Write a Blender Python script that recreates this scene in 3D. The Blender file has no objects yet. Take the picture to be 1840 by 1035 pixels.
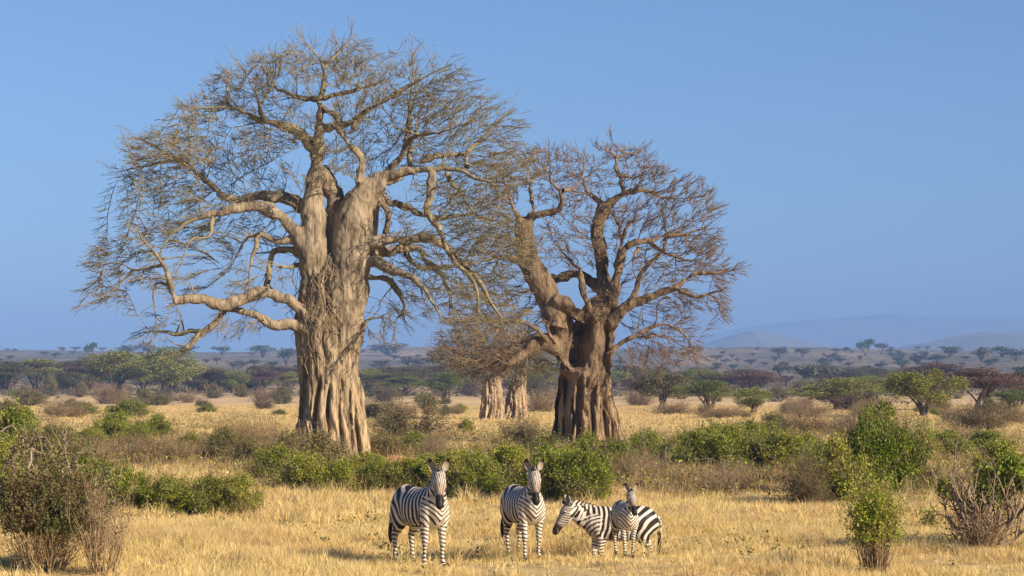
import bpy, math, random
import numpy as np
from mathutils import Vector

# ---------------------------------------------------------------- camera, world, sun, exposure
SC = bpy.context.scene
EYE = 3.1                       # camera height above the plain (m)
F = 4000.0                      # focal length in photo pixels (photo is 1840 x 1035)
PITCH = math.atan(182.5 / F)
cam_d = bpy.data.cameras.new('camera')
cam_d.sensor_width = 36.0
cam_d.lens = 36.0 * F / 1840.0
cam_d.clip_start = 0.5
cam_d.clip_end = 40000.0
cam = bpy.data.objects.new('camera', cam_d)
SC.collection.objects.link(cam)
cam.location = (0, 0, EYE)
cam.rotation_euler = (math.radians(90) + PITCH, 0, 0)
SC.camera = cam

SUN_AZ = math.radians(126)      # measured clockwise from +Y (view direction): behind the camera, to the right
SUN_EL = math.radians(27)
world = bpy.data.worlds.new('World')
SC.world = world
world.use_nodes = True
wn = world.node_tree
wn.nodes.clear()
sky = wn.nodes.new('ShaderNodeTexSky')
sky.sky_type = 'NISHITA'
sky.sun_disc = False
sky.sun_elevation = SUN_EL
sky.sun_rotation = SUN_AZ
sky.altitude = 900
sky.air_density = 1.0
sky.dust_density = 0.6
sky.ozone_density = 2.0
tint = wn.nodes.new('ShaderNodeMix')
tint.data_type = 'RGBA'
tint.blend_type = 'MULTIPLY'
tint.inputs['Factor'].default_value = 1.0
tint.inputs['B'].default_value = (0.325, 0.430, 0.558, 1)
bg = wn.nodes.new('ShaderNodeBackground')
bg.inputs['Strength'].default_value = 0.13
wo = wn.nodes.new('ShaderNodeOutputWorld')
wn.links.new(sky.outputs[0], tint.inputs['A'])
wn.links.new(tint.outputs['Result'], bg.inputs['Color'])
wn.links.new(bg.outputs[0], wo.inputs['Surface'])

sun_d = bpy.data.lights.new('sun', 'SUN')
sun_d.energy = 5.0
sun_d.angle = math.radians(0.5)
sun_d.color = (1.0, 0.855, 0.67)
sun = bpy.data.objects.new('sun', sun_d)
SC.collection.objects.link(sun)
sdir = Vector((math.sin(SUN_AZ) * math.cos(SUN_EL), math.cos(SUN_AZ) * math.cos(SUN_EL), math.sin(SUN_EL)))
sun.rotation_euler = sdir.to_track_quat('Z', 'Y').to_euler()

SC.view_settings.view_transform = 'Standard'
SC.view_settings.look = 'None'
SC.view_settings.exposure = 0.78
SC.view_settings.gamma = 1.0
SC.render.engine = 'CYCLES'
SC.cycles.max_bounces = 5
SC.cycles.diffuse_bounces = 3
SC.cycles.transmission_bounces = 3
SC.cycles.volume_bounces = 0
SC.cycles.use_denoising = True

# ---------------------------------------------------------------- basic helpers
COL = SC.collection
rng = np.random.default_rng(7)

def at(px, py, d):
    """World point seen at photo pixel (px, py), d metres away along the view's ground direction."""
    x = px - 920.0
    v = py - 517.5
    dy = F * math.cos(PITCH) + v * math.sin(PITCH)
    dz = F * math.sin(PITCH) - v * math.cos(PITCH)
    k = d / dy
    return np.array([x * k, d, EYE + dz * k])

_D = np.array([0, 450, 520, 700, 1000, 1500, 2200, 3000, 4200, 6000, 20000.])
_Y = np.array([0, 0, 724, 708, 686, 662, 642, 628.0])
_Z = [0.0, 0.0] + [EYE - (y - 700) * d / F for y, d in zip(_Y[2:], _D[2:8])] + [48., 20., 10.]
_Z = np.array(_Z)

def gz(x, y):
    """Height of the ground."""
    x = np.asarray(x, float); y = np.asarray(y, float)
    z = np.interp(y, _D, _Z)
    far = np.clip((y - 500) / 1500, 0, 1)
    z = z + far * (3.0 * np.sin(x / 210 + y / 400) + 2.0 * np.sin(x / 90 - y / 170 + 1.3))
    near = np.clip(1 - y / 400, 0, 1)
    z = z + 0.05 * near * (np.sin(x * 0.9 + 0.3 * y) + np.sin(y * 0.5 - x * 0.35 + 2))
    # the shallow dip the two right-hand zebras stand in
    z = z - 0.38 * np.exp(-((x - 1.95) / 1.3) ** 4 - ((y - 42.6) / 1.25) ** 4)
    return z

def gp(px, py):
    """Ground point seen at a photo pixel."""
    ds = np.concatenate([np.arange(25, 300, 0.25), np.arange(300, 3200, 4.0)])
    k = (px - 920.0) / (F * math.cos(PITCH) + (py - 517.5) * math.sin(PITCH))
    P = at(px, py, 1.0)
    zray = EYE + (P[2] - EYE) * ds
    g = gz(k * ds, ds)
    i = np.argmax(g >= zray)
    d = ds[i] if (g >= zray).any() else 3000.0
    return np.array([k * d, d, float(gz(k * d, d))])

def link(name, me, mat=None, parent=None):
    o = bpy.data.objects.new(name, me)
    COL.objects.link(o)
    if mat is not None and not me.materials:
        me.materials.append(mat)
    if parent is not None:
        o.parent = parent
    return o

def mesh(name, V, Fs, smooth=False, attr=None, col=None):
    """V (n,3); Fs a list of face index arrays (m,k)."""
    if not isinstance(Fs, (list, tuple)):
        Fs = [Fs]
    me = bpy.data.meshes.new(name)
    V = np.asarray(V, np.float32)
    me.vertices.add(len(V))
    me.vertices.foreach_set('co', V.ravel())
    loops = np.concatenate([f.ravel() for f in Fs]).astype(np.int32)
    tot = np.concatenate([np.full(len(f), f.shape[1], np.int32) for f in Fs])
    start = np.concatenate([[0], np.cumsum(tot)[:-1]]).astype(np.int32)
    me.loops.add(len(loops))
    me.loops.foreach_set('vertex_index', loops)
    me.polygons.add(len(tot))
    me.polygons.foreach_set('loop_start', start)
    me.polygons.foreach_set('loop_total', tot)
    if smooth:
        me.polygons.foreach_set('use_smooth', np.ones(len(tot), bool))
    me.update(calc_edges=True)
    if attr is not None:
        for k, a in attr.items():
            at_ = me.attributes.new(k, 'FLOAT', 'POINT')
            at_.data.foreach_set('value', np.asarray(a, np.float32))
    if col is not None:
        ca = me.color_attributes.new('coat', 'FLOAT_COLOR', 'POINT')
        ca.data.foreach_set('color', np.asarray(col, np.float32).ravel())
    return me

def tag(o, label, cat, group=None, kind=None):
    if label: o['label'] = label
    if cat: o['category'] = cat
    if group: o['group'] = group
    if kind: o['kind'] = kind
    return o

def empty(name, loc, label, cat, group=None, rz=0.0, sc=1.0):
    o = bpy.data.objects.new(name, None)
    COL.objects.link(o)
    o.location = [float(c) for c in loc]
    o.rotation_euler = (0, 0, rz)
    o.scale = (sc, sc, sc) if np.isscalar(sc) else sc
    return tag(o, label, cat, group)

def copy_tree(o, parent=None):
    c = o.copy()
    COL.objects.link(c)
    c.parent = parent
    for ch in [k for k in o.children]:
        copy_tree(ch, c)
    return c

def nrm(a):
    return a / np.maximum(np.linalg.norm(a, axis=-1, keepdims=True), 1e-9)

def frames(T):
    ref = np.where(np.abs(T[:, 2:3]) < 0.9, np.array([[0, 0, 1.0]]), np.array([[1.0, 0, 0]]))
    U = nrm(np.cross(T, ref))
    W = np.cross(T, U)
    return U, W

def segs(P0, P1, r0, r1, k=3):
    """Tapered prisms, one per segment: vertices, quads."""
    n = len(P0)
    T = nrm(P1 - P0)
    U, W = frames(T)
    a = np.arange(k) * 2 * np.pi / k
    ca, sa = np.cos(a), np.sin(a)
    ring = U[:, None] * ca[None, :, None] + W[:, None] * sa[None, :, None]
    V = np.concatenate([P0[:, None] + ring * r0[:, None, None], P1[:, None] + ring * r1[:, None, None]], 1).reshape(-1, 3)
    i = np.arange(k); j = (i + 1) % k
    q = np.stack([i, j, j + k, i + k], 1)
    Q = (np.arange(n)[:, None, None] * (2 * k) + q[None]).reshape(-1, 4)
    return V, Q

def catmull(P, step):
    """Smooth a polyline given as rows (x, y, z, r ...) and resample it."""
    P = np.asarray(P, float)
    if len(P) < 2: return P
    Q = np.vstack([2 * P[0] - P[1], P, 2 * P[-1] - P[-2]])
    out = []
    for i in range(1, len(Q) - 2):
        n = max(1, int(np.linalg.norm(Q[i + 1, :3] - Q[i, :3]) / step))
        t = (np.arange(n) / n)[:, None]
        p0, p1, p2, p3 = Q[i - 1], Q[i], Q[i + 1], Q[i + 2]
        out.append(0.5 * (2 * p1 + (p2 - p0) * t + (2 * p0 - 5 * p1 + 4 * p2 - p3) * t ** 2 + (3 * p1 - p0 - 3 * p2 + p3) * t ** 3))
    out.append(P[-1:])
    return np.vstack(out)

def loft(C, A, B, up=(0, 0, 1), k=16, mod=None):
    """Closed tube of elliptic sections: centres C, half-widths A across and B along the up direction."""
    C = np.asarray(C, float); A = np.asarray(A, float); B = np.asarray(B, float)
    T = nrm(np.gradient(C, axis=0))
    up = np.asarray(up, float)
    S = nrm(np.cross(T, up)) if up.ndim == 1 else nrm(np.cross(T, up))
    Wv = np.cross(S, T)
    a = np.arange(k) * 2 * np.pi / k
    ring = C[:, None] + S[:, None] * (A[:, None] * np.cos(a))[..., None] + Wv[:, None] * (B[:, None] * np.sin(a))[..., None]
    if mod is not None:
        ring = mod(ring, C, a)
    n = len(C)
    V = np.concatenate([ring.reshape(-1, 3), C[:1], C[-1:]])
    i = np.arange(k); j = (i + 1) % k
    Q = np.concatenate([np.stack([s * k + i, s * k + j, (s + 1) * k + j, (s + 1) * k + i], 1) for s in range(n - 1)])
    T3 = np.concatenate([np.stack([np.full(k, n * k), j, i], 1), np.stack([np.full(k, n * k + 1), (n - 1) * k + i, (n - 1) * k + j], 1)])
    return V, Q, T3

def join(parts):
    """Join (V, Q, T) or (V, Q) tuples."""
    Vs, Qs, Ts, o = [], [], [], 0
    for p in parts:
        Vs.append(p[0])
        if len(p[1]): Qs.append(p[1] + o)
        if len(p) > 2 and len(p[2]): Ts.append(p[2] + o)
        o += len(p[0])
    f = []
    if Qs: f.append(np.concatenate(Qs))
    if Ts: f.append(np.concatenate(Ts))
    return np.concatenate(Vs), f

def fuse(V, Fs, voxel, smooth_it=2, fac=0.5):
    """Voxel-remesh overlapping closed shells into one skin; returns verts and quads/faces as a new mesh."""
    me = mesh('fuse_tmp', V, Fs)
    o = bpy.data.objects.new('fuse_tmp', me)
    COL.objects.link(o)
    m = o.modifiers.new('r', 'REMESH'); m.mode = 'VOXEL'; m.voxel_size = voxel
    if smooth_it:
        s = o.modifiers.new('s', 'SMOOTH'); s.factor = fac; s.iterations = smooth_it
    dg = bpy.context.evaluated_depsgraph_get()
    dg.update()
    ev = o.evaluated_get(dg)
    out = bpy.data.meshes.new_from_object(ev)
    bpy.data.objects.remove(o)
    bpy.data.meshes.remove(me)
    n = len(out.vertices)
    co = np.empty(n * 3, np.float32); out.vertices.foreach_get('co', co)
    no = np.empty(n * 3, np.float32); out.vertex_normals.foreach_get('vector', no)
    out.polygons.foreach_set('use_smooth', np.ones(len(out.polygons), bool))
    return out, co.reshape(-1, 3).astype(float), no.reshape(-1, 3).astype(float)

def setco(me, co):
    me.vertices.foreach_set('co', co.astype(np.float32).ravel())
    me.update()

def sstep(a, b, x):
    t = np.clip((x - a) / (b - a), 0, 1)
    return t * t * (3 - 2 * t)

def leaves(P, size, aspect=1.6, updir=0.3, r=None):
    """Small folded leaf quads with random facing at points P."""
    r = r or rng
    n = len(P)
    N = nrm(r.normal(size=(n, 3)) + np.array([0, 0, updir]))
    U, W = frames(N)
    a = r.uniform(0, 2 * np.pi, n)[:, None]
    D = U * np.cos(a) + W * np.sin(a)
    S = np.cross(N, D)
    s = (size * r.uniform(0.6, 1.35, n))[:, None]
    L = D * s * aspect
    Wd = S * s * 0.5
    fold = N * s * 0.18
    V = np.stack([P, P + L * 0.5 + Wd + fold, P + L, P + L * 0.5 - Wd + fold], 1).reshape(-1, 3)
    Q = np.arange(n * 4).reshape(-1, 4)
    return V, Q
# ---------------------------------------------------------------- materials (all procedural)
class NT:
    def __init__(s, name):
        s.m = bpy.data.materials.new(name)
        s.m.use_nodes = True
        s.t = s.m.node_tree
        s.t.nodes.clear()
        s.out = s.t.nodes.new('ShaderNodeOutputMaterial')
        s.b = s.n('ShaderNodeBsdfPrincipled')
        s.b.inputs['Roughness'].default_value = 0.85
        s.b.inputs['Specular IOR Level'].default_value = 0.2
        s.l(s.b.outputs[0], s.out.inputs['Surface'])
    def n(s, t, **k):
        x = s.t.nodes.new(t)
        for a, v in k.items():
            setattr(x, a, v)
        return x
    def l(s, a, b):
        s.t.links.new(a, b)
    def coord(s, which='Object', scale=(1, 1, 1)):
        if which == 'World':
            g = s.n('ShaderNodeNewGeometry').outputs['Position']
        else:
            g = s.n('ShaderNodeTexCoord').outputs[which]
        mp = s.n('ShaderNodeMapping')
        mp.inputs['Scale'].default_value = scale
        s.l(g, mp.inputs['Vector'])
        return mp.outputs[0]
    def noise(s, vec, scale, detail=4, rough=0.55, dist=0.0):
        x = s.n('ShaderNodeTexNoise')
        x.inputs['Scale'].default_value = scale
        x.inputs['Detail'].default_value = detail
        x.inputs['Roughness'].default_value = rough
        x.inputs['Distortion'].default_value = dist
        s.l(vec, x.inputs['Vector'])
        return x.outputs['Fac']
    def ramp(s, fac, stops):
        x = s.n('ShaderNodeValToRGB')
        cr = x.color_ramp
        while len(cr.elements) < len(stops):
            cr.elements.new(0.5)
        for e, (p, c) in zip(cr.elements, stops):
            e.position = p
            e.color = (*c, 1) if len(c) == 3 else c
        s.l(fac, x.inputs['Fac'])
        return x.outputs['Color']
    def mix(s, fac, a, b, mode='MIX'):
        x = s.n('ShaderNodeMix', data_type='RGBA', blend_type=mode)
        for v, i in ((fac, x.inputs[0]), (a, x.inputs['A']), (b, x.inputs['B'])):
            if isinstance(v, (int, float)): i.default_value = v
            elif isinstance(v, tuple): i.default_value = (*v, 1)
            else: s.l(v, i)
        return x.outputs['Result']
    def rng(s, v, a, b, c=0.0, d=1.0):
        x = s.n('ShaderNodeMapRange')
        x.inputs[1].default_value = a; x.inputs[2].default_value = b
        x.inputs[3].default_value = c; x.inputs[4].default_value = d
        s.l(v, x.inputs[0])
        return x.outputs[0]
    def math(s, op, a, b=0.0):
        x = s.n('ShaderNodeMath', operation=op)
        for v, i in ((a, x.inputs[0]), (b, x.inputs[1])):
            if isinstance(v, (int, float)): i.default_value = v
            else: s.l(v, i)
        return x.outputs[0]
    def bump(s, h, strength=0.5, dist=0.1):
        x = s.n('ShaderNodeBump')
        x.inputs['Strength'].default_value = strength
        x.inputs['Distance'].default_value = dist
        s.l(h, x.inputs['Height'])
        s.l(x.outputs[0], s.b.inputs['Normal'])
    def color(s, c):
        if isinstance(c, tuple): s.b.inputs['Base Color'].default_value = (*c, 1)
        else: s.l(c, s.b.inputs['Base Color'])

def leaf_mat(name, cols, trans=0.25, objvar=0.25, rough=0.6, clump=None):
    """Foliage: colour varies leaf by leaf, in clumps, and from plant to plant; some light passes through."""
    m = NT(name)
    g = m.n('ShaderNodeNewGeometry')
    n = len(cols)
    c = m.ramp(g.outputs['Random Per Island'], [(i / (n - 1), k) for i, k in enumerate(cols)])
    if clump:
        f = m.noise(m.coord('World'), clump[0], 2)
        c = m.mix(m.rng(f, 0.42, 0.6), c, clump[1], 'MIX') if len(clump) < 3 else m.mix(m.math('MULTIPLY', m.rng(f, 0.42, 0.6), clump[2]), c, clump[1])
    oi = m.n('ShaderNodeObjectInfo')
    h = m.n('ShaderNodeHueSaturation')
    m.l(m.rng(oi.outputs['Random'], 0, 1, 0.5 - 0.04 * objvar * 2, 0.5 + 0.04 * objvar * 2), h.inputs['Hue'])
    m.l(m.rng(oi.outputs['Random'], 0, 1, 1 + objvar, 1 - objvar), h.inputs['Value'])
    m.l(c, h.inputs['Color'])
    c = h.outputs[0]
    m.color(c)
    m.b.inputs['Roughness'].default_value = rough
    tr = m.n('ShaderNodeBsdfTranslucent')
    m.l(c, tr.inputs['Color'])
    mx = m.n('ShaderNodeMixShader')
    mx.inputs[0].default_value = trans
    m.l(m.b.outputs[0], mx.inputs[1]); m.l(tr.outputs[0], mx.inputs[2])
    m.l(mx.outputs[0], m.out.inputs['Surface'])
    return m.m

def twig_mat(name, a, b, scale=3.0):
    m = NT(name)
    g = m.n('ShaderNodeNewGeometry')
    c = m.mix(g.outputs['Random Per Island'], a, b)
    f = m.noise(m.coord('World'), scale, 3)
    c = m.mix(m.rng(f, 0.35, 0.65, 0.0, 0.45), c, tuple(x * 0.6 for x in a))
    m.color(c)
    return m.m

def bark_mat(name, upper, upper2, low_a, low_b, split_z, blend=6.0):
    """Baobab bark: grey-brown skin above, stripped pale and orange wood in long vertical strips below."""
    m = NT(name)
    geo = m.n('ShaderNodeNewGeometry')
    sep = m.n('ShaderNodeSeparateXYZ')
    m.l(geo.outputs['Position'], sep.inputs[0])
    streak = m.noise(m.coord('World', (1, 1, 0.10)), 3.2, 6, 0.65, 0.3)
    fine = m.noise(m.coord('World', (1, 1, 0.12)), 7.0, 6, 0.7, 0.2)
    blot = m.noise(m.coord('World', (1, 1, 0.7)), 1.1, 5, 0.6)
    pock = m.noise(m.coord('World', (1, 1, 0.22)), 4.5, 6, 0.7, 0.6)
    up = m.ramp(blot, [(0.3, upper2), (0.52, upper), (0.7, tuple(min(1, c * 1.25) for c in upper))])
    up = m.mix(m.rng(pock, 0.36, 0.52, 0.8, 0.0), up, tuple(c * 0.35 for c in upper2))
    lo = m.ramp(streak, [(0.34, tuple(c * 0.32 for c in low_b)), (0.43, low_b), (0.50, low_a), (0.57, tuple(min(.9, c * 1.35) for c in low_a)), (0.66, low_b)])
    lo = m.mix(m.rng(fine, 0.38, 0.52, 0.85, 0.0), lo, tuple(c * 0.3 for c in low_b))
    zz = m.math('ADD', sep.outputs['Z'], m.rng(streak, 0.3, 0.7, -2.6, 2.6))
    c = m.mix(m.rng(zz, split_z - blend * 0.5, split_z + blend * 0.5), lo, up)
    m.color(c)
    h = m.math('ADD', m.math('MULTIPLY', fine, 0.7), m.math('MULTIPLY', pock, 0.6))
    m.bump(m.math('ADD', h, streak), 0.9, 0.14)
    m.b.inputs['Roughness'].default_value = 0.9
    return m.m

M = {}
M['bark1'] = bark_mat('baobab_bark_tan', (0.34, 0.262, 0.17), (0.155, 0.115, 0.075), (0.50, 0.36, 0.20), (0.30, 0.215, 0.13), 4.2)
M['bark2'] = bark_mat('baobab_bark_brown', (0.225, 0.155, 0.09), (0.09, 0.06, 0.036), (0.38, 0.25, 0.135), (0.155, 0.103, 0.06), 3.2)
M['bark3'] = bark_mat('baobab_bark_pale', (0.30, 0.24, 0.17), (0.18, 0.13, 0.09), (0.50, 0.35, 0.20), (0.29, 0.21, 0.14), 5.5)
M['twig1'] = twig_mat('baobab_twig_olive', (0.185, 0.145, 0.082), (0.33, 0.27, 0.165))
M['twig2'] = twig_mat('baobab_twig_brown', (0.16, 0.10, 0.06), (0.28, 0.19, 0.12))
M['bud'] = leaf_mat('bud_leaf', [(0.20, 0.24, 0.06), (0.35, 0.33, 0.12), (0.42, 0.36, 0.18)], 0.3, 0.05)
M['creeper'] = twig_mat('creeper_stem', (0.22, 0.155, 0.085), (0.36, 0.26, 0.15), 6)
M['green'] = leaf_mat('shrub_leaf_green', [(0.09, 0.125, 0.012), (0.24, 0.29, 0.026), (0.48, 0.49, 0.075)], 0.35, 0.18, 0.5, (0.9, (0.36, 0.31, 0.08), 0.45))
M['lush'] = leaf_mat('shrub_leaf_lush', [(0.05, 0.085, 0.006), (0.15, 0.20, 0.012), (0.32, 0.35, 0.028)], 0.3, 0.12, 0.45)
M['olive'] = leaf_mat('shrub_leaf_olive', [(0.11, 0.115, 0.03), (0.20, 0.19, 0.055), (0.33, 0.27, 0.10)], 0.25, 0.25, 0.6, (1.2, (0.26, 0.19, 0.09), 0.5))
M['darkolive'] = leaf_mat('shrub_leaf_dark_olive', [(0.045, 0.06, 0.014), (0.10, 0.115, 0.03), (0.20, 0.17, 0.06)], 0.25, 0.05, 0.6, (1.5, (0.20, 0.12, 0.055), 0.6))
M['canopy'] = leaf_mat('baobab_canopy_olive', [(0.06, 0.07, 0.018), (0.15, 0.15, 0.045), (0.28, 0.26, 0.09)], 0.25, 0.05)
M['dryleaf'] = leaf_mat('shrub_leaf_dry', [(0.16, 0.12, 0.06), (0.24, 0.18, 0.09), (0.30, 0.22, 0.12)], 0.2, 0.2)
M['dry'] = twig_mat('dry_stem_tan', (0.20, 0.13, 0.07), (0.46, 0.32, 0.17), 2)
M['grey'] = twig_mat('dry_stem_grey', (0.19, 0.135, 0.085), (0.38, 0.28, 0.185), 2)
M['stem'] = twig_mat('shrub_stem', (0.14, 0.10, 0.06), (0.24, 0.17, 0.10), 2)
M['acgreen'] = leaf_mat('acacia_leaf_green', [(0.10, 0.125, 0.025), (0.21, 0.235, 0.05), (0.36, 0.35, 0.09)], 0.2, 0.2, 0.7)
M['acdark'] = leaf_mat('acacia_leaf_dark', [(0.08, 0.075, 0.035), (0.15, 0.135, 0.055), (0.24, 0.21, 0.085)], 0.15, 0.2, 0.7)
M['acpurple'] = leaf_mat('acacia_twig_purple', [(0.09, 0.055, 0.042), (0.16, 0.10, 0.072), (0.25, 0.16, 0.11)], 0.1, 0.2, 0.8)
M['roundleaf'] = leaf_mat('round_tree_leaf', [(0.11, 0.115, 0.018), (0.26, 0.25, 0.04), (0.42, 0.37, 0.07)], 0.25, 0.15, 0.6)
M['trunk'] = twig_mat('tree_trunk_brown', (0.11, 0.075, 0.05), (0.20, 0.14, 0.09), 1)
M['redtrunk'] = twig_mat('tree_trunk_red', (0.32, 0.16, 0.09), (0.40, 0.22, 0.12), 1)
M['farleaf'] = leaf_mat('far_tree_leaf', [(0.07, 0.058, 0.038), (0.125, 0.10, 0.062), (0.20, 0.165, 0.095)], 0.1, 0.35, 0.8)
M['fargreen'] = leaf_mat('far_tree_leaf_green', [(0.035, 0.06, 0.025), (0.06, 0.09, 0.035), (0.09, 0.12, 0.045)], 0.1, 0.3, 0.8)

# dry grass blades
g = NT('dry_grass_blade')
gi = g.n('ShaderNodeNewGeometry')
c = g.ramp(gi.outputs['Random Per Island'], [(0.0, (0.38, 0.26, 0.10)), (0.3, (0.70, 0.50, 0.17)), (0.65, (0.88, 0.67, 0.27)), (1.0, (0.95, 0.81, 0.44))])
f1 = g.noise(g.coord('World'), 0.22, 4, 0.6)
c = g.mix(g.rng(f1, 0.48, 0.64, 0, 0.7), c, (0.62, 0.42, 0.19))
f4 = g.noise(g.coord('World', (1, 2.2, 1)), 0.9, 5, 0.65)
c = g.mix(g.rng(f4, 0.52, 0.64, 0, 0.8), c, (0.27, 0.205, 0.13))
f2 = g.noise(g.coord('World', (1, 1.8, 1)), 0.6, 3, 0.6)
c = g.mix(g.rng(f2, 0.60, 0.72, 0, 0.55), c, (0.30, 0.29, 0.12))
g.color(c)
g.b.inputs['Roughness'].default_value = 0.6
tr = g.n('ShaderNodeBsdfTranslucent'); g.l(c, tr.inputs['Color'])
mx = g.n('ShaderNodeMixShader'); mx.inputs[0].default_value = 0.3
g.l(g.b.outputs[0], mx.inputs[1]); g.l(tr.outputs[0], mx.inputs[2]); g.l(mx.outputs[0], g.out.inputs['Surface'])
M['grass'] = g.m

# ground: straw near, tan and pinkish soil on the plain, greyish scrub soil on the far slope
g = NT('savanna_ground')
pos = g.n('ShaderNodeNewGeometry').outputs['Position']
sep = g.n('ShaderNodeSeparateXYZ'); g.l(pos, sep.inputs[0])
fa = g.noise(g.coord('World'), 0.11, 6, 0.6)
fb = g.noise(g.coord('World'), 1.6, 6, 0.7)
fc = g.noise(g.coord('World', (1, 0.25, 1)), 0.035, 5, 0.6)
fd = g.noise(g.coord('World', (1, 0.2, 1)), 0.012, 6, 0.65)
near = g.ramp(fb, [(0.30, (0.24, 0.155, 0.08)), (0.46, (0.46, 0.32, 0.14)), (0.60, (0.62, 0.46, 0.21)), (0.75, (0.40, 0.30, 0.17))])
mid = g.ramp(fa, [(0.32, (0.42, 0.235, 0.125)), (0.46, (0.58, 0.40, 0.18)), (0.60, (0.66, 0.475, 0.215)), (0.72, (0.36, 0.27, 0.15))])
mid = g.mix(g.rng(fb, 0.35, 0.55, 0.45, 0.0), mid, (0.28, 0.20, 0.11))
c = g.mix(g.rng(sep.outputs['Y'], 60, 170), near, mid)
pl = g.ramp(fc, [(0.34, (0.42, 0.26, 0.14)), (0.45, (0.60, 0.40, 0.19)), (0.58, (0.72, 0.50, 0.23)), (0.70, (0.46, 0.32, 0.17))])
c = g.mix(g.rng(sep.outputs['Y'], 200, 420), c, pl)
farc = g.ramp(fd, [(0.36, (0.11, 0.10, 0.06)), (0.48, (0.18, 0.145, 0.09)), (0.58, (0.26, 0.195, 0.12)), (0.68, (0.40, 0.28, 0.17))])
c = g.mix(g.rng(sep.outputs['Y'], 560, 900), c, farc)
g.color(c)
g.bump(g.math('ADD', fb, fa), 0.6, 0.12)
g.b.inputs['Roughness'].default_value = 0.95
M['ground'] = g.m

g = NT('far_hill')
f = g.noise(g.coord('World'), 0.004, 6, 0.65)
g.color(g.ramp(f, [(0.3, (0.12, 0.14, 0.13)), (0.5, (0.19, 0.19, 0.17)), (0.65, (0.30, 0.26, 0.23))]))
M['hill'] = g.m

g = NT('red_soil')
f = g.noise(g.coord('World'), 3.0, 5, 0.6)
g.color(g.ramp(f, [(0.35, (0.36, 0.17, 0.07)), (0.65, (0.56, 0.31, 0.15))]))
g.bump(f, 0.6, 0.1)
M['soil'] = g.m

# zebra coat: the stripe pattern is carried by the mesh
g = NT('zebra_coat')
ca = g.n('ShaderNodeVertexColor', layer_name='coat')
f = g.noise(g.coord('Object'), 9, 4)
c = g.mix(g.rng(f, 0.35, 0.7, 0.0, 0.25), ca.outputs['Color'], (0.42, 0.27, 0.14), 'MULTIPLY')
g.color(c)
g.b.inputs['Roughness'].default_value = 0.55
M['coat'] = g.m
g = NT('zebra_dark'); g.color((0.022, 0.014, 0.011)); g.b.inputs['Roughness'].default_value = 0.45; M['dark'] = g.m
g = NT('zebra_eye'); g.color((0.008, 0.006, 0.005)); g.b.inputs['Roughness'].default_value = 0.12; M['eye'] = g.m
# ---------------------------------------------------------------- ground sheet, hills
def build_ground():
    ys = np.concatenate([np.linspace(-80, 30, 23)[:-1], np.linspace(30, 60, 121)[:-1], np.linspace(60, 200, 141)[:-1],
                         np.geomspace(200, 17000, 175)])
    s = np.linspace(-1, 1, 301)
    hw = np.where(ys < 60, 30, 0) + np.maximum(0, ys - 60) * 0.62 + np.where(ys >= 60, 30, 0)
    s2 = np.sign(s) * np.abs(s) ** 1.0
    X = s2[None] * hw[:, None]
    # near rows are widened by a skirt at both ends
    X[:, 0] -= 60; X[:, -1] += 60
    Y = np.repeat(ys[:, None], len(s), 1)
    Z = gz(X, Y)
    V = np.stack([X, Y, Z], -1).reshape(-1, 3)
    n, m = len(ys), len(s)
    i = (np.arange(n - 1)[:, None] * m + np.arange(m - 1)[None]).ravel()
    Q = np.stack([i, i + 1, i + 1 + m, i + m], 1)
    o = link('ground', mesh('ground', V, Q, True), M['ground'])
    tag(o, 'dry golden grassland stretching to the horizon', 'ground', kind='structure')

def hill(name, label, d, prof, depth, base=-5):
    """A long ridge at distance d: prof rows (px, py) give its skyline."""
    px = np.linspace(prof[0][0], prof[-1][0], 90)
    py = np.interp(px, [p[0] for p in prof], [p[1] for p in prof])
    r = np.random.default_rng(int(d))
    k = np.convolve(py, np.ones(7) / 7, 'same'); k[:3] = py[:3]; k[-3:] = py[-3:]
    k += 0.6 * np.interp(px, np.linspace(px[0], px[-1], 30), r.normal(size=30))
    top = np.array([at(a, b, d) for a, b in zip(px, k)])
    rows = []
    for t in np.linspace(-1, 1, 25):
        h = math.cos(t * math.pi / 2) ** 1.3
        R = top.copy()
        R[:, 1] = d + t * depth
        R[:, 2] = base + (top[:, 2] - base) * h
        R[:, 2] += 0.06 * h * (1 - h) * 4 * (top[:, 2] - base) * np.sin(R[:, 0] / depth * 5 + t * 4)
        rows.append(R)
    V = np.concatenate(rows); m = 90
    i = (np.arange(24)[:, None] * m + np.arange(m - 1)[None]).ravel()
    Q = np.stack([i, i + 1, i + 1 + m, i + m], 1)
    o = link(name, mesh(name, V, Q, True), M['hill'])
    tag(o, label, 'hill', kind='structure')

build_ground()
hill('hill', 'small rounded blue hill beyond the plain right of the second baobab', 7000,
     [(1230, 628), (1270, 618), (1300, 608), (1325, 599), (1350, 596), (1380, 598), (1410, 606), (1440, 612), (1480, 622), (1530, 628)], 900)
hill('hill', 'low purplish hill on the horizon at the far right edge', 6000,
     [(1600, 628), (1650, 617), (1690, 612), (1720, 603), (1760, 598), (1800, 597), (1840, 600), (1890, 604), (1960, 616), (2030, 628)], 1000)
hill('mountain', 'faint broad blue mountain range barely visible against the sky at right', 14000,
     [(1180, 628), (1260, 608), (1340, 588), (1420, 577), (1500, 572), (1560, 565), (1600, 565), (1660, 570), (1760, 570), (1860, 573), (1960, 582), (2080, 600), (2200, 628)], 1800)

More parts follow.
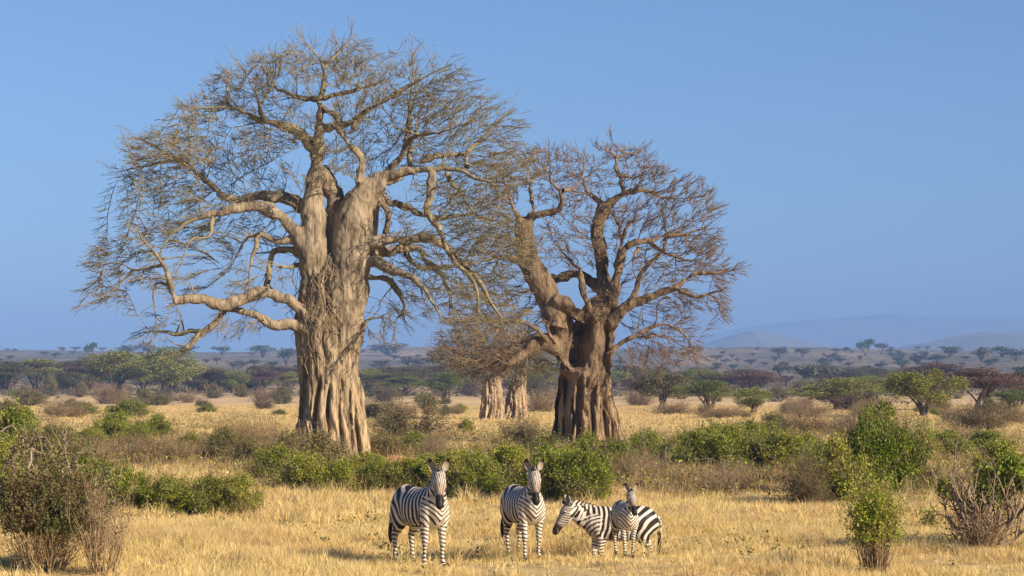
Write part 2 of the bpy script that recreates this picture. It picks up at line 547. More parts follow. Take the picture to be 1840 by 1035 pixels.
# haze: one closed box of thin even air round the whole scene
def build_haze():
    x, y0, y1, z0, z1 = 11000, -200, 17500, -8, 520
    V = np.array([[a, b, c] for a in (-x, x) for b in (y0, y1) for c in (z0, z1)], float)
    Q = np.array([[0, 1, 3, 2], [4, 6, 7, 5], [0, 4, 5, 1], [2, 3, 7, 6], [0, 2, 6, 4], [1, 5, 7, 3]])
    m = bpy.data.materials.new('haze_air')
    m.use_nodes = True
    t = m.node_tree; t.nodes.clear()
    v = t.nodes.new('ShaderNodeVolumePrincipled')
    v.inputs['Color'].default_value = (0.285, 0.49, 0.93, 1)
    v.inputs['Density'].default_value = 0.00017
    v.inputs['Anisotropy'].default_value = -0.15
    o = t.nodes.new('ShaderNodeOutputMaterial')
    t.links.new(v.outputs[0], o.inputs['Volume'])
    ob = link('haze', mesh('haze', V, Q), m)
    tag(ob, 'thin blue haze in the air over the plain', 'haze', kind='stuff')
build_haze()
# ---------------------------------------------------------------- baobabs
def grow(seedP, seedPar, A, step, infl, kill, iters, r, up=0.02):
    """Space colonisation: branches grow from the seed nodes towards the attractor points A."""
    P = list(seedP); par = list(seedPar)
    Pn = np.array(P); nseed0 = len(P)
    nearest = np.zeros(len(A), int); dist = np.full(len(A), 1e9)
    def upd(new, off):
        for s in range(0, len(new), 400):
            blk = new[s:s + 400]
            d = np.sqrt(((A[:, None] - blk[None]) ** 2).sum(-1))
            j = d.argmin(1); m = d[np.arange(len(A)), j]
            b = m < dist
            dist[b] = m[b]; nearest[b] = j[b] + s + off
    upd(Pn, 0)
    for it in range(iters):
        keep = dist > kill
        A = A[keep]; nearest = nearest[keep]; dist = dist[keep]
        if len(A) < 5: break
        inf = infl if it > 12 else infl * 1.6
        act = dist < inf
        if not act.any(): break
        ids = nearest[act]
        u, inv = np.unique(ids, return_inverse=True)
        Pn = np.array(P)
        D = nrm(A[act] - Pn[ids])
        S = np.zeros((len(u), 3)); np.add.at(S, inv, D)
        pu = np.array(par)[u]
        inert = np.where((pu >= 0)[:, None], nrm(Pn[u] - Pn[np.maximum(pu, 0)]), 0)
        inert = np.where((u >= nseed0)[:, None], inert, 0)
        S = nrm(nrm(S) + inert * 0.95 + r.normal(size=S.shape) * 0.2 + np.array([0, 0, up]))
        new = Pn[u] + S * step * r.uniform(0.8, 1.2, (len(u), 1))
        off = len(P)
        P.extend(new); par.extend(u)
        upd(new, off)
    return np.array(P), np.array(par)

def baobab(name, label, D, px0, rows, limbs, blobs, mats, seed, natt=8000, vox=0.07, fl=0.10, dens=1.0,
           buds=0, group=None, step=0.26, infl=1.9, kill=0.36, r0=0.0075, spikes=2, creeper=None, zflute=6.0, depth=0.82, spr=1.0, roots=True, side_n=1.1, cracks=(), leafy='bud'):
    r = np.random.default_rng(seed)
    m = D / F                                  # metres per photo pixel at this distance
    base = at(px0, 700 + EYE * F / D, D)
    base[2] = float(gz(base[0], base[1]))
    root = empty(name, base, label, 'tree', group)
    # trunk
    C, Aw, Bw = [], [], []
    for (y, xl, xr) in rows:
        c = at((xl + xr) / 2, y, D); w = (xr - xl) / 2 * m
        C.append(c - base); Aw.append(w); Bw.append(w * depth)
    C0, A0 = C[0], Aw[0]
    C = [C0 - np.array([0, 0, 0.7])] + C; Aw = [A0 * 1.04] + Aw; Bw = [Bw[0] * 1.04] + Bw
    R = catmull(np.column_stack([C, Aw, Bw]), 0.25)
    shells = [loft(R[:, :3], R[:, 3], R[:, 4], up=(0, 1, 0), k=40)]
    # traced limbs
    seedP, seedPar, seedR = [], [], []
    thin0, thin1, tr0, tr1 = [], [], [], []
    extra = []
    for li, L in enumerate(limbs):
        pts, ra, rb = L[0], L[1], L[2]
        dd = L[3] if len(L) > 3 else r.uniform(-3, 3)
        d0 = L[4] if len(L) > 4 else 0.0
        n = len(pts)
        seg = np.array([0] + list(np.cumsum([math.dist(pts[i], pts[i + 1]) for i in range(n - 1)])))
        t = seg / seg[-1]
        rows3 = []
        for (x, y), tt in zip(pts, t):
            p = at(x, y, D + d0 + (dd - d0) * tt ** 0.9) - base
            if isinstance(ra, list):
                rows3.append([*p, ra[len(rows3)] * m]); continue
            rows3.append([*p, (ra + (rb * (0.4 if rb < 5 else 1.0) - ra) * tt ** 0.7) * m])
        Q = catmull(rows3, 0.22)
        ln = len(Q); rad_ = np.maximum(Q[:, 3], 0.02)
        Q[1:, :3] += np.cumsum(r.normal(size=(ln - 1, 3)) * 0.010, 0) + r.normal(size=(ln - 1, 3)) * np.minimum(0.03, 0.012 + rad_[1:] * 0.15)[:, None]
        rad = np.maximum(Q[:, 3], 0.02) * (1 + 0.17 * np.minimum(1, 0.35 / rad_) ** 1.5 * np.interp(np.arange(ln), np.arange(0, ln + 3, 2), r.normal(size=len(np.arange(0, ln + 3, 2)))))
        if isinstance(ra, list): ra = ra[0] * 0.3
        if ra >= 5: rad = rad * (0.35 + 0.65 * sstep(0, 1.5 * ra * m, np.arange(ln) * 0.22))
        o = len(seedP)
        for i in range(ln):
            seedP.append(Q[i, :3]); seedPar.append(o + i - 1 if i else -1); seedR.append(rad[i])
        # side branches springing off the limb, and a fork of branchlets at its tip
        if rb < 6:
            span = ln * 0.2
            starts = list(r.uniform(0.25, 1.0, int(span * side_n)) * (ln - 1)) + [ln - 1.01] * 4
            for st in starts:
                i0 = int(st)
                if i0 < 3: continue
                tdir = nrm(Q[i0, :3] - Q[i0 - 2, :3])
                tip_ = i0 >= ln - 3
                d = nrm(tdir * (1.0 if tip_ else 0.55) + r.normal(size=3) * (0.42 if tip_ else 0.7) + np.array([0, 0, 0.12]))
                Lb = r.uniform(0.9, 2.3) * (D / 95.0) ** 0.7 * (0.45 if tip_ else 0.8)
                nn = int(Lb / 0.24); p = Q[i0, :3].copy(); rr_ = min(rad[i0] * 0.6, r.uniform(0.028, 0.05)); prev = o + i0
                for q_ in range(nn):
                    d = nrm(d + r.normal(size=3) * 0.16 + np.array([0, 0, 0.02]))
                    p2 = p + d * 0.24
                    ra_ = rr_ * (1 - 0.7 * q_ / nn); rb_ = rr_ * (1 - 0.7 * (q_ + 1) / nn)
                    extra.append((p2, prev, rb_, p, ra_))
                    prev = ('e', len(extra) - 1)
                    p = p2
        thick = rad > 0.125
        nt = int(np.nonzero(thick)[0][-1]) + 1 if thick.any() else 0
        if nt >= 3:
            kk = min(ln, nt + 2)
            shells.append(loft(Q[:kk, :3], rad[:kk], rad[:kk], up=(0.3, 0.9, 0.2), k=12))
        for i in range(max(0, nt - 1), ln - 1):
            thin0.append(Q[i, :3]); thin1.append(Q[i + 1, :3]); tr0.append(rad[i]); tr1.append(rad[i + 1])
    o = len(seedP)
    for (p2, prev, rb_, p, ra_) in extra:
        seedP.append(p2); seedPar.append(o + prev[1] if isinstance(prev, tuple) else prev); seedR.append(rb_)
        thin0.append(p); thin1.append(p2); tr0.append(ra_); tr1.append(rb_)
    V, Fc = join(shells)
    me, co, no = fuse(V, Fc, vox, 5)
    # flutes, folds and lumps of the bark
    zt = zflute
    cx = np.interp(co[:, 2], R[:, 2], R[:, 0]); cy = np.interp(co[:, 2], R[:, 2], R[:, 1]); rw = np.interp(co[:, 2], R[:, 2], R[:, 3])
    th = np.arctan2((co[:, 1] - cy) / depth, co[:, 0] - cx)
    rd = np.hypot((co[:, 1] - cy) / depth, co[:, 0] - cx) / np.maximum(rw, 0.1)
    on = sstep(1.5, 1.12, rd) * sstep(zt + 2.0, zt - 1.0, co[:, 2])
    ph = r.uniform(0, 6.28, 12)
    wob = 0.25 * np.sin(co[:, 2] * 0.9 + ph[0]) + 0.15 * np.sin(co[:, 2] * 2.1 + ph[1])
    f = np.zeros(len(co))
    for q, (k, a) in enumerate([(5, 0.5), (9, 0.7), (14, 0.65), (23, 0.40), (37, 0.22)]):
        f -= a * (1 - np.abs(np.sin(th * k / 2 + wob * (0.6 + 0.1 * k) + ph[2 + q] + 0.35 * np.sin(co[:, 2] * (0.5 + 0.13 * k) + ph[q])))) ** 3
    f2 = 0.5 * np.sin(co[:, 0] * 2.3 + co[:, 2] * 1.1 + ph[8]) * np.sin(co[:, 2] * 1.9 + co[:, 1] * 2 + ph[9]) + \
        0.3 * np.sin(co[:, 0] * 6.1 + ph[10]) * np.sin(co[:, 2] * 4.3 + co[:, 1] * 5 + ph[11])
    ridge = -np.abs(np.sin(co[:, 0] * 4.2 + co[:, 1] * 3.1 + 0.5 * np.sin(co[:, 2] * 0.8) + ph[4])) ** 3 * 0.06 * (np.abs(no[:, 2]) < 0.6)
    f2 = f2 + ridge / 0.05 * (1 - on)
    amp = fl * (0.55 + 0.75 * sstep(zt, 0.5, co[:, 2]))
    lim = np.clip(rd * rw, 0.0, 1.0)
    co = co + no * (f * on * amp * 1.6 + f2 * (0.022 + 0.06 * np.clip(on, 0, 1)))[:, None]
    f3 = np.sin(co[:, 0] * 11 + ph[1]) * np.sin(co[:, 2] * 7.3 + co[:, 1] * 9) + 0.7 * np.sin(co[:, 0] * 19 + co[:, 2] * 3 + ph[5]) * np.sin(co[:, 2] * 13 + ph[6])
    co = co + no * (f3 * 0.014 * (D / 95))[:, None]
    for (x0, y0, x1, y1, cw, cd) in cracks:                     # deep folds and hollows facing the camera side
        za = at(x0, y0, D)[2] - base[2]; zb = at(x1, y1, D)[2] - base[2]
        t = np.clip((za - co[:, 2]) / (za - zb), 0, 1)
        xx = at(1, 1, D)[0] * 0 + ((x0 + (x1 - x0) * t) - px0) * m * 1.0 + 0.6 * m * 2 * np.sin(co[:, 2] * 2.2)
        ends = sstep(zb - 0.5, zb + 0.3, co[:, 2]) * sstep(za + 0.5, za - 0.3, co[:, 2])
        g_ = np.exp(-((co[:, 0] - xx) / (cw * m)) ** 2) * ends * (no[:, 1] < 0.35) * (co[:, 1] < 0.4)
        co[:, 1] += cd * g_
    if roots:                                                   # root flare
        k = sstep(0.9, -0.2, co[:, 2]) * 0.04
        co[:, 0] += (co[:, 0] - cx) * k; co[:, 1] += (co[:, 1] - cy) * k
    setco(me, co)
    me.name = name + '_trunk'
    link('trunk', me, mats[0], root)
    # attractors filling the crown
    bl = np.array([[b[0], b[1], b[2], b[3], b[4] if len(b) > 4 else 1.0, b[5] if len(b) > 5 else r.uniform(-2.2, 2.2)] for b in blobs])
    w = bl[:, 2] * bl[:, 3] * bl[:, 4]; w = w / w.sum()
    ids = r.choice(len(bl), natt, p=w)
    u = nrm(r.normal(size=(natt, 3))) * (r.uniform(0, 1, natt) ** 0.42)[:, None]
    B = bl[ids]
    px = B[:, 0] + u[:, 0] * B[:, 2]; py = B[:, 1] + u[:, 1] * B[:, 3]
    dd = D + B[:, 5] * spr + u[:, 2] * np.maximum(B[:, 2], B[:, 3]) * m * 1.15 * spr
    A = np.array([at(a, b, c) for a, b, c in zip(px, py, dd)]) - base
    nseed = len(seedP)
    P, par = grow(seedP, seedPar, A, step, infl, kill, 70, r)
    n = len(P)
    # pipe-model radii
    acc = np.zeros(n)
    e = 2.05
    kids = np.zeros(n, int)
    for i in range(n - 1, nseed - 1, -1):
        if kids[i] == 0: acc[i] = r0 ** e
        p = par[i]
        acc[p] += acc[i]; kids[p] += 1
    rad = acc ** (1 / e)
    rad[:nseed] = np.maximum(rad[:nseed], 0)
    i = np.arange(nseed, n)
    pr = np.where(par[i] < nseed, np.minimum(rad[i] * 1.3, np.array(seedR + [0] * (n - nseed))[par[i]]), rad[par[i]])
    pr = np.maximum(pr, rad[i]); pr = np.minimum(pr, rad[i] * 1.9)
    S0, S1, q0, q1 = P[par[i]], P[i], pr, rad[i]
    big = q1 > 0.03
    parts = [segs(S0[big], S1[big], q0[big], q1[big], 6), segs(S0[~big], S1[~big], q0[~big], q1[~big], 3)]
    if thin0:
        parts.append(segs(np.array(thin0), np.array(thin1), np.array(tr0), np.array(tr1), 7))
    V, Fc = join(parts)
    link('branches', mesh(name + '_branches', V, Fc, True), mats[1], root)
    # fine twigs: kinked two-piece spikes off the thin branches
    thinid = i[rad[i] < 0.03]
    src = np.repeat(thinid, spikes)
    src = np.concatenate([src, r.choice(np.arange(nseed), nseed // 2)]) if dens > 0 else src
    T = np.zeros((len(src), 3)); ok = par[src] >= 0
    T[ok] = nrm(P[src[ok]] - P[par[src[ok]]])
    ctr = np.array([0, 0, np.median(P[:, 2]) - 2.0])
    O = nrm(P[src] - ctr)
    fl3 = np.array([1, 1, .6])
    d1 = nrm(T * 0.5 + O * np.array([.75, .75, .45]) + r.normal(size=T.shape) * 0.34 * fl3)
    l1 = r.uniform(0.20, 0.48, len(src))[:, None] * dens
    a = P[src]; b = a + d1 * l1
    d2 = nrm(d1 + r.normal(size=T.shape) * 0.2)
    c = b + d2 * l1 * r.uniform(0.6, 1.3, (len(src), 1))
    d3 = nrm(d1 + r.normal(size=T.shape) * 0.45 * fl3)
    c3 = b + d3 * l1 * 0.8
    d4 = nrm(d1 + r.normal(size=T.shape) * 0.6)
    c4 = a + d1 * l1 * 0.5 + d4 * l1 * 0.7
    o = np.full(len(src), r0)
    V, Fc = join([segs(a, b, o * 1.0, o * 0.8, 3), segs(b, c, o * 0.8, o * 0.45, 3), segs(b, c3, o * 0.7, o * 0.4, 3), segs(a + d1 * l1 * 0.5, c4, o * 0.7, o * 0.4, 3)])
    link('twigs', mesh(name + '_twigs', V, Fc), mats[1], root)
    if buds:
        pick = r.choice(len(c), min(buds, len(c)), replace=False)
        V, Q = leaves(np.concatenate([c[pick], c3[pick]]), 0.05 * (D / 95) ** (0.8 if leafy == 'bud' else 1.15), 1.3, 0.4, r)
        link('leaf_buds', mesh(name + '_buds', V, Q), M[leafy], root)
    if creeper:
        c0, c1 = [], []
        for (x0, y0, x1, y1, cnt, sd) in creeper:
            for _ in range(cnt):
                tt = np.linspace(0, 1, 14)
                xs = x0 + (x1 - x0) * tt + np.cumsum(r.normal(size=14)) * sd * 0.55 + r.normal() * sd * 1.5
                yy = y0 + (y1 - y0) * (tt * r.uniform(0.35, 1) + r.uniform(0, 0.25))
                pts = np.array([at(X, Y, D) - base for X, Y in zip(xs, yy)])
                # lay on the front of the trunk
                hw = np.interp(pts[:, 2], R[:, 2], R[:, 3]); hc = np.interp(pts[:, 2], R[:, 2], R[:, 0])
                q = np.clip((pts[:, 0] - hc) / hw, -0.97, 0.97)
                pts[:, 1] = np.interp(pts[:, 2], R[:, 2], R[:, 1]) - hw * depth * np.sqrt(1 - q * q) - r.uniform(-0.04, 0.14, 14)
                c0.append(pts[:-1]); c1.append(pts[1:])
        c0 = np.concatenate(c0); c1 = np.concatenate(c1); rr = r.uniform(0.007, 0.02, len(c0))
        V, Q = segs(c0, c1, rr, rr, 4)
        link('creeper', mesh(name + '_creeper', V, Q), M['creeper'], root)
    return root

T1_rows = [(838, 527, 668), (821, 528, 666), (790, 530, 664), (763, 532, 662), (735, 535, 658), (705, 537, 654), (676, 534, 648), (640, 532, 646),
           (603, 529, 640), (575, 527, 643), (550, 534, 649), (528, 537, 655), (520, 539, 658), (500, 546, 652), (480, 556, 642), (462, 570, 628), (448, 588, 612)]
T1_limbs = [
    # twin upper stems
    ([(570, 640), (567, 580), (566, 520), (565, 470), (564, 412), (562, 370), (563, 330), (568, 295), (571, 255), (572, 226)], [22, 25, 26, 25, 23, 20, 17, 14, 12, 11], 11, -0.2, -0.3),
    ([(620, 640), (624, 580), (628, 530), (631, 480), (633, 430), (638, 395), (648, 365), (662, 347), (678, 334), (694, 327)], [30, 35, 36, 36, 35, 33, 29, 24, 19, 13], 20, -0.2, -0.3),
    ([(600, 500), (603, 440), (606, 390), (600, 350), (585, 325), (572, 300)], 30, 13, 0.6, 0.4),
    ([(648, 400), (655, 350), (672, 336), (692, 328)], 28, 15, -0.3, -0.3),
    ([(650, 470), (660, 430), (664, 390), (676, 350)], 20, 18, 1.0, 0.6),
    # up-left bulging limb and the long upper left boughs
    ([(565, 480), (545, 440), (525, 405), (508, 388), (480, 374), (455, 370), (430, 372), (400, 380), (389, 383), (349, 396), (325, 412), (302, 430), (289, 456)], 21, 3, -1.5, -0.2),
    ([(556, 385), (530, 362), (500, 356), (460, 352), (430, 357), (401, 350), (389, 336), (362, 314), (337, 294), (314, 282), (291, 270), (256, 250), (236, 244)], 15, 2, 2.0, 0.3),
    ([(337, 294), (314, 288), (279, 293), (250, 302), (212, 308)], 4.5, 1.5, 2.8, 1.2),
    ([(338, 292), (339, 262), (337, 224)], 3, 1.2, 1.0, 1.4),
    ([(383, 387), (380, 405), (372, 427), (349, 427), (334, 447), (328, 473), (314, 491)], 4.5, 2, -2.4, -1.0),
    # crown top
    ([(572, 230), (557, 262), (543, 241), (517, 227), (476, 218), (444, 206), (415, 195), (372, 195), (349, 192)][2:], 9, 2, -1.5, 0.0),
    ([(566, 275), (557, 258), (543, 241), (517, 227)], 11, 9, -0.2, 0.0),
    ([(476, 218), (465, 189), (462, 166), (447, 146), (440, 128)], 5, 1.5, -2.5, -0.7),
    ([(415, 195), (409, 172), (405, 151), (402, 130)], 4, 1.5, 0.5, -1.0),
    ([(465, 190), (488, 157), (500, 130), (502, 105)], 3, 1.2, 1.0, -0.8),
    ([(572, 230), (575, 200), (574, 180), (580, 160), (582, 122), (573, 102), (560, 85), (545, 76)], 10, 2, -1, 0),
    ([(582, 122), (600, 103), (620, 82), (636, 66)], 3.5, 1.2, 0.8, -0.4),
    ([(574, 178), (549, 176), (535, 173), (520, 168), (499, 160), (488, 146), (470, 120)], 7.5, 2, 1.5, 0),
    ([(574, 178), (601, 170), (620, 165), (636, 160), (655, 153), (671, 149), (690, 140)], 7, 2, -1.5, 0),
    ([(572, 228), (590, 228), (607, 224), (630, 218), (645, 207), (659, 198), (676, 186), (694, 175), (723, 157), (745, 145), (766, 134), (790, 122), (812, 111)], 9, 2, -2.0, 0),
    ([(659, 199), (650, 208), (640, 222), (636, 234)], 6, 5, -0.6, -0.6),
    ([(574, 186), (590, 200), (607, 211), (612, 235), (624, 258), (638, 270), (650, 281), (653, 302), (646, 330)], 5, 9, -0.4, -0.3),
    # right upright boughs
    ([(668, 345), (684, 318), (700, 302), (716, 285), (726, 265), (733, 224), (737, 178), (742, 140), (743, 92)], 11, 2, 1.0, 0),
    ([(690, 330), (715, 318), (737, 302), (738, 270), (748, 240), (755, 205), (762, 170)], 8, 2, 2.4, 0.2),
    ([(727, 264), (740, 248), (752, 241), (790, 238), (820, 226)], 6, 1.5, -2.2, 0.3),
    ([(665, 345), (679, 322), (700, 314), (723, 309), (758, 303), (795, 304), (827, 308), (850, 320), (880, 325)], 14, 4, -1.6, 0),
    ([(752, 292), (765, 286), (781, 281), (806, 278), (830, 279), (839, 274), (848, 262), (862, 253), (882, 230), (900, 212), (918, 198)], 7, 2, 1.6, 0.4),
    ([(839, 300), (838, 286), (840, 276)], 4, 4, 0.6, -1.0),
    ([(781, 306), (774, 326), (772, 348), (767, 380), (782, 398), (790, 415), (796, 433), (810, 468), (839, 494), (853, 520), (857, 563)], 10, 3.5, -2.2, -1.0),
    ([(800, 304), (812, 330), (830, 350), (850, 380), (885, 402)], 6, 2.5, 1.5, -0.5),
    ([(690, 348), (694, 363), (723, 369), (745, 380), (768, 388), (790, 392), (830, 388), (870, 380)], 9, 3, 0.8, 0),
    ([(686, 352), (694, 380), (697, 400), (690, 421)], 7, 5, 1.6, 1.2),
    # right middle boughs, drooping to the right
    ([(640, 470), (655, 445), (682, 433), (723, 434), (766, 430), (795, 441), (824, 468), (853, 502), (868, 525), (882, 549), (900, 575)], 15, 4, -1.6, -0.3),
    ([(645, 490), (671, 458), (708, 450), (752, 447), (763, 466), (790, 491), (804, 520), (811, 556)], 16, 3.5, 0.6, 0.3),
    ([(655, 480), (676, 468), (700, 485), (734, 494), (758, 511), (781, 543), (800, 574)], 13, 3, -2.6, -0.4),
    ([(650, 500), (682, 497), (700, 502), (717, 525), (727, 545), (724, 560), (714, 570)], 9, 4, 1.0, 0.6),
    ([(640, 640), (644, 610), (650, 594), (657, 582), (671, 570), (694, 572)], 10, 2.2, -0.9, -0.5),
    ([(725, 448), (740, 470), (760, 480), (800, 478), (850, 470), (890, 462)], 7, 2, 2.6, 0.6),
    # the big low left bough
    ([(560, 585), (540, 560), (517, 542), (482, 528), (459, 528), (430, 541), (401, 549), (366, 540), (340, 540), (314, 541)], 15, 8, -2.4, -0.6),
    ([(313, 540), (309, 520), (305, 502), (294, 476), (288, 466), (279, 456), (256, 430), (244, 410)], 7, 2, -3.2, -2.4),
    ([(294, 476), (275, 479), (256, 482), (236, 485), (212, 473), (183, 479)], 4, 1.5, -1.5, -2.6),
    ([(240, 484), (227, 499), (212, 512), (198, 525), (169, 543)], 3, 1.2, -2.2, -2.0),
    ([(320, 541), (308, 548), (300, 555)], 7, 4, -2.5, -2.4),
    ([(308, 524), (300, 514), (279, 511), (276, 537), (279, 560), (280, 583), (284, 592)], 3.4, 2, -2.0, -2.5),
    ([(560, 600), (535, 588), (517, 584), (500, 586), (480, 580), (459, 569), (430, 560), (405, 556), (389, 578), (369, 595), (355, 606), (343, 618), (328, 634)], 13, 5, -1.2, -0.7),
    ([(371, 594), (343, 595), (328, 599), (314, 598), (290, 596), (263, 597)], 6, 3, -0.6, -1.1),
    ([(366, 540), (352, 534), (346, 522), (340, 505)], 5, 2, -2.0, -2.2),
    # left middle hooks
    ([(560, 445), (528, 432), (488, 430), (465, 418), (459, 447), (450, 465), (447, 490), (443, 514)], 10, 2.5, -1.6, 0),
    ([(556, 470), (525, 450), (494, 453), (486, 476), (482, 502), (477, 520)], 9, 5, 0.4, 0),
    ([(545, 475), (520, 478), (497, 477)], 6, 3, -0.8, 0),
    ([(465, 419), (440, 432), (425, 460), (410, 490)], 3, 1.5, 0.6, -1.2),
]
T1_blobs = [
    (585, 124, 75, 42, 1.1), (510, 130, 50, 42, .9), (640, 130, 50, 44, .9), (700, 160, 80, 48, 1), (770, 160, 62, 44, 1.1), (838, 205, 58, 42, 1), (870, 250, 62, 48, 1.1),
    (900, 222, 38, 30, .8), (430, 165, 62, 50, 1), (380, 205, 60, 35, .9), (465, 255, 60, 45, .6), (325, 262, 68, 42, 1), (262, 275, 48, 35, .9), (285, 325, 72, 45, 1),
    (255, 322, 40, 35, .6), (370, 290, 70, 50, .7), (350, 355, 85, 40, .8), (490, 200, 60, 45, .7), (540, 225, 50, 60, .4), (640, 200, 60, 40, .5), (650, 270, 60, 50, .5),
    (760, 220, 80, 55, 1), (800, 270, 75, 45, 1), (880, 295, 72, 40, 1.2), (490, 305, 50, 45, .6), (430, 320, 60, 40, .6), (600, 290, 40, 50, .4), (715, 275, 55, 45, .7),
    (330, 415, 75, 40, .8), (265, 420, 38, 40, .8), (215, 455, 56, 38, 1.0), (185, 480, 35, 35, .8), (205, 515, 52, 40, 1.0), (265, 500, 40, 35, .5), (345, 510, 40, 38, .6), (400, 440, 50, 40, .4),
    (300, 580, 40, 25, .15), (440, 500, 45, 40, .45), (480, 400, 50, 30, .5), (510, 500, 25, 30, .4), (430, 590, 70, 28, .12),
    (840, 350, 80, 55, 1.2), (780, 360, 60, 40, .9), (890, 420, 62, 55, 1.1), (830, 430, 70, 45, 1.0), (760, 415, 60, 35, .7), (800, 490, 60, 45, .9), (860, 520, 55, 45, 1.0),
    (740, 480, 45, 40, .6), (740, 545, 60, 40, .35), (830, 570, 55, 32, .8), (900, 560, 45, 38, .8), (690, 600, 35, 25, .3), (715, 400, 40, 30, .5), (545, 330, 30, 25, .4), (930, 300, 35, 45, .7), (925, 470, 40, 50, .6)]
big1 = baobab('baobab_tree', 'tallest baobab with pale fluted trunk and wide bare crown, left of centre', 95.0, 597, T1_rows, T1_limbs, T1_blobs,
              (M['bark1'], M['twig1']), 11, natt=9300, vox=0.062, fl=0.10, buds=7000, creeper=[(588, 470, 598, 680, 9, 18), (568, 400, 580, 650, 18, 12), (560, 340, 565, 480, 18, 8), (660, 330, 640, 400, 22, 12)], zflute=9.0, step=0.34, kill=0.5, infl=2.3, r0=0.0125, spikes=3,
              cracks=[(576, 690, 566, 790, 3.2, .5), (594, 705, 592, 800, 3, .35), (548, 660, 545, 770, 3, .35), (612, 690, 616, 810, 2.8, .3), (640, 740, 646, 822, 3, .35), (588, 500, 590, 560, 5, .4), (630, 700, 634, 800, 2.6, .25)])

T2_rows = [(806, 988, 1129), (797, 990, 1126), (765, 993, 1117), (732, 997, 1108), (705, 1000, 1102), (685, 1002, 1099), (655, 1008, 1097), (624, 1016, 1100), (600, 1026, 1106),
           (580, 1036, 1108), (562, 1046, 1108), (548, 1056, 1108), (538, 1066, 1104)]
T2_limbs = [
    ([(1035, 660), (1030, 620), (1012, 590), (1001, 572), (989, 549), (981, 525), (967, 496), (949, 467), (944, 424), (943, 389)], 31, 17, -1.0, -0.9),
    ([(1006, 560), (1004, 578), (1001, 588)], 17, 18, -1.6, -1.4),
    ([(942, 400), (958, 386), (987, 380), (1004, 377), (1009, 365), (1008, 345), (998, 334), (990, 326), (985, 308)], 10, 4, -2.0, -1.0),
    ([(1007, 343), (1030, 338), (1045, 322), (1050, 300)], 5, 2, -0.5, -2.0),
    ([(960, 384), (957, 365), (954, 337), (960, 318), (975, 307), (988, 290)], 6, 3, 0.0, -1.0),
    ([(940, 395), (925, 380), (915, 350), (905, 320), (895, 300)], 7, 2, -2.5, -1.0),
    ([(945, 480), (925, 465), (900, 462), (875, 470)], 9, 3, -2.0, -1.0),
    ([(1084, 570), (1088, 525), (1085, 482), (1077, 438), (1075, 409), (1086, 378), (1090, 366)], 19, 11, 0.3, 0.2),
    ([(1089, 372), (1074, 358), (1054, 343), (1050, 325), (1040, 310)], 8, 3, 0.4, 0.2),
    ([(1086, 375), (1103, 357), (1132, 344), (1161, 343), (1181, 351), (1200, 356)], 10, 3, 0.0, 0.2),
    ([(1122, 348), (1118, 338), (1114, 318), (1106, 302), (1106, 284), (1090, 270), (1072, 266)], 6, 2, 0.4, 0.2),
    ([(1106, 284), (1125, 278), (1146, 276)], 3.5, 1.5, 0.8, 0.4),
    ([(1113, 316), (1130, 318), (1146, 316), (1175, 308)], 4, 1.5, -0.5, 0.3),
    ([(1094, 560), (1100, 532), (1106, 500), (1110, 480), (1117, 453), (1138, 436), (1161, 434), (1178, 430), (1190, 424), (1212, 421), (1233, 418), (1271, 405)], 14, 3, -1.5, -0.4),
    ([(1114, 460), (1117, 430), (1114, 409), (1107, 392), (1100, 378)], 6, 3, 1.0, 0.2),
    ([(1116, 432), (1126, 412), (1133, 397)], 6, 4.5, -0.8, -0.4),
    ([(1165, 436), (1178, 444), (1190, 453), (1219, 464), (1245, 470), (1275, 462)], 5, 1.8, 1.6, -0.9),
    ([(1120, 555), (1138, 535), (1146, 505), (1155, 488), (1167, 473), (1190, 453), (1199, 424), (1196, 395), (1190, 370)], 9, 2.5, 1.8, 0.2),
    ([(1148, 440), (1144, 455), (1136, 468)], 6, 3, -2.0, -1.2),
    ([(1090, 600), (1104, 570), (1118, 556), (1137, 546), (1162, 534), (1208, 518), (1230, 505), (1248, 493), (1285, 490), (1322, 486)], 15, 2.5, -2.2, -0.5),
    ([(1212, 518), (1230, 526), (1255, 534), (1272, 530), (1286, 536), (1297, 557), (1300, 575)], 5, 2, -3.0, -1.8),
    ([(1085, 530), (1062, 505), (1045, 495), (1030, 493), (1001, 499), (985, 497)], 9, 8, 1.2, 0.8),
    ([(1050, 498), (1036, 482), (1018, 462), (1001, 444), (990, 425)], 5, 2, 2.4, 1.0),
    ([(1044, 482), (1045, 500), (1047, 520), (1054, 546), (1060, 565)], 5, 8, -1.3, -1.6),
    ([(985, 528), (1000, 538), (1017, 546), (1035, 562), (1057, 572), (1078, 572)], 9, 12, -1.6, -1.5),
    ([(1050, 668), (1038, 658), (1026, 642), (1007, 625), (976, 613), (960, 620), (946, 633), (930, 645), (915, 655)], [16, 20, 20, 18, 15, 12, 10, 7, 5], 5, -2.4, -0.3),
    ([(985, 617), (973, 600), (958, 587), (933, 577), (905, 577), (884, 580), (853, 574), (825, 580)], 7, 2.5, -3.2, -2.2),
    ([(1000, 618), (988, 600), (985, 585)], 6, 3, -1.8, -1.8),
    ([(940, 640), (915, 655), (880, 660), (850, 668)], 6, 2, -1.0, -2.4),
    ([(1088, 690), (1093, 656), (1098, 633), (1116, 616), (1146, 599), (1170, 588), (1193, 580), (1212, 585), (1230, 596), (1245, 615)], 11, 2.5, -1.8, -0.6),
    ([(1135, 606), (1150, 606), (1187, 604), (1210, 612), (1230, 625)], 4, 1.5, 0.6, -1.0),
    ([(1100, 560), (1108, 530), (1120, 505)], 9, 3, 1.6, 0.8),
]
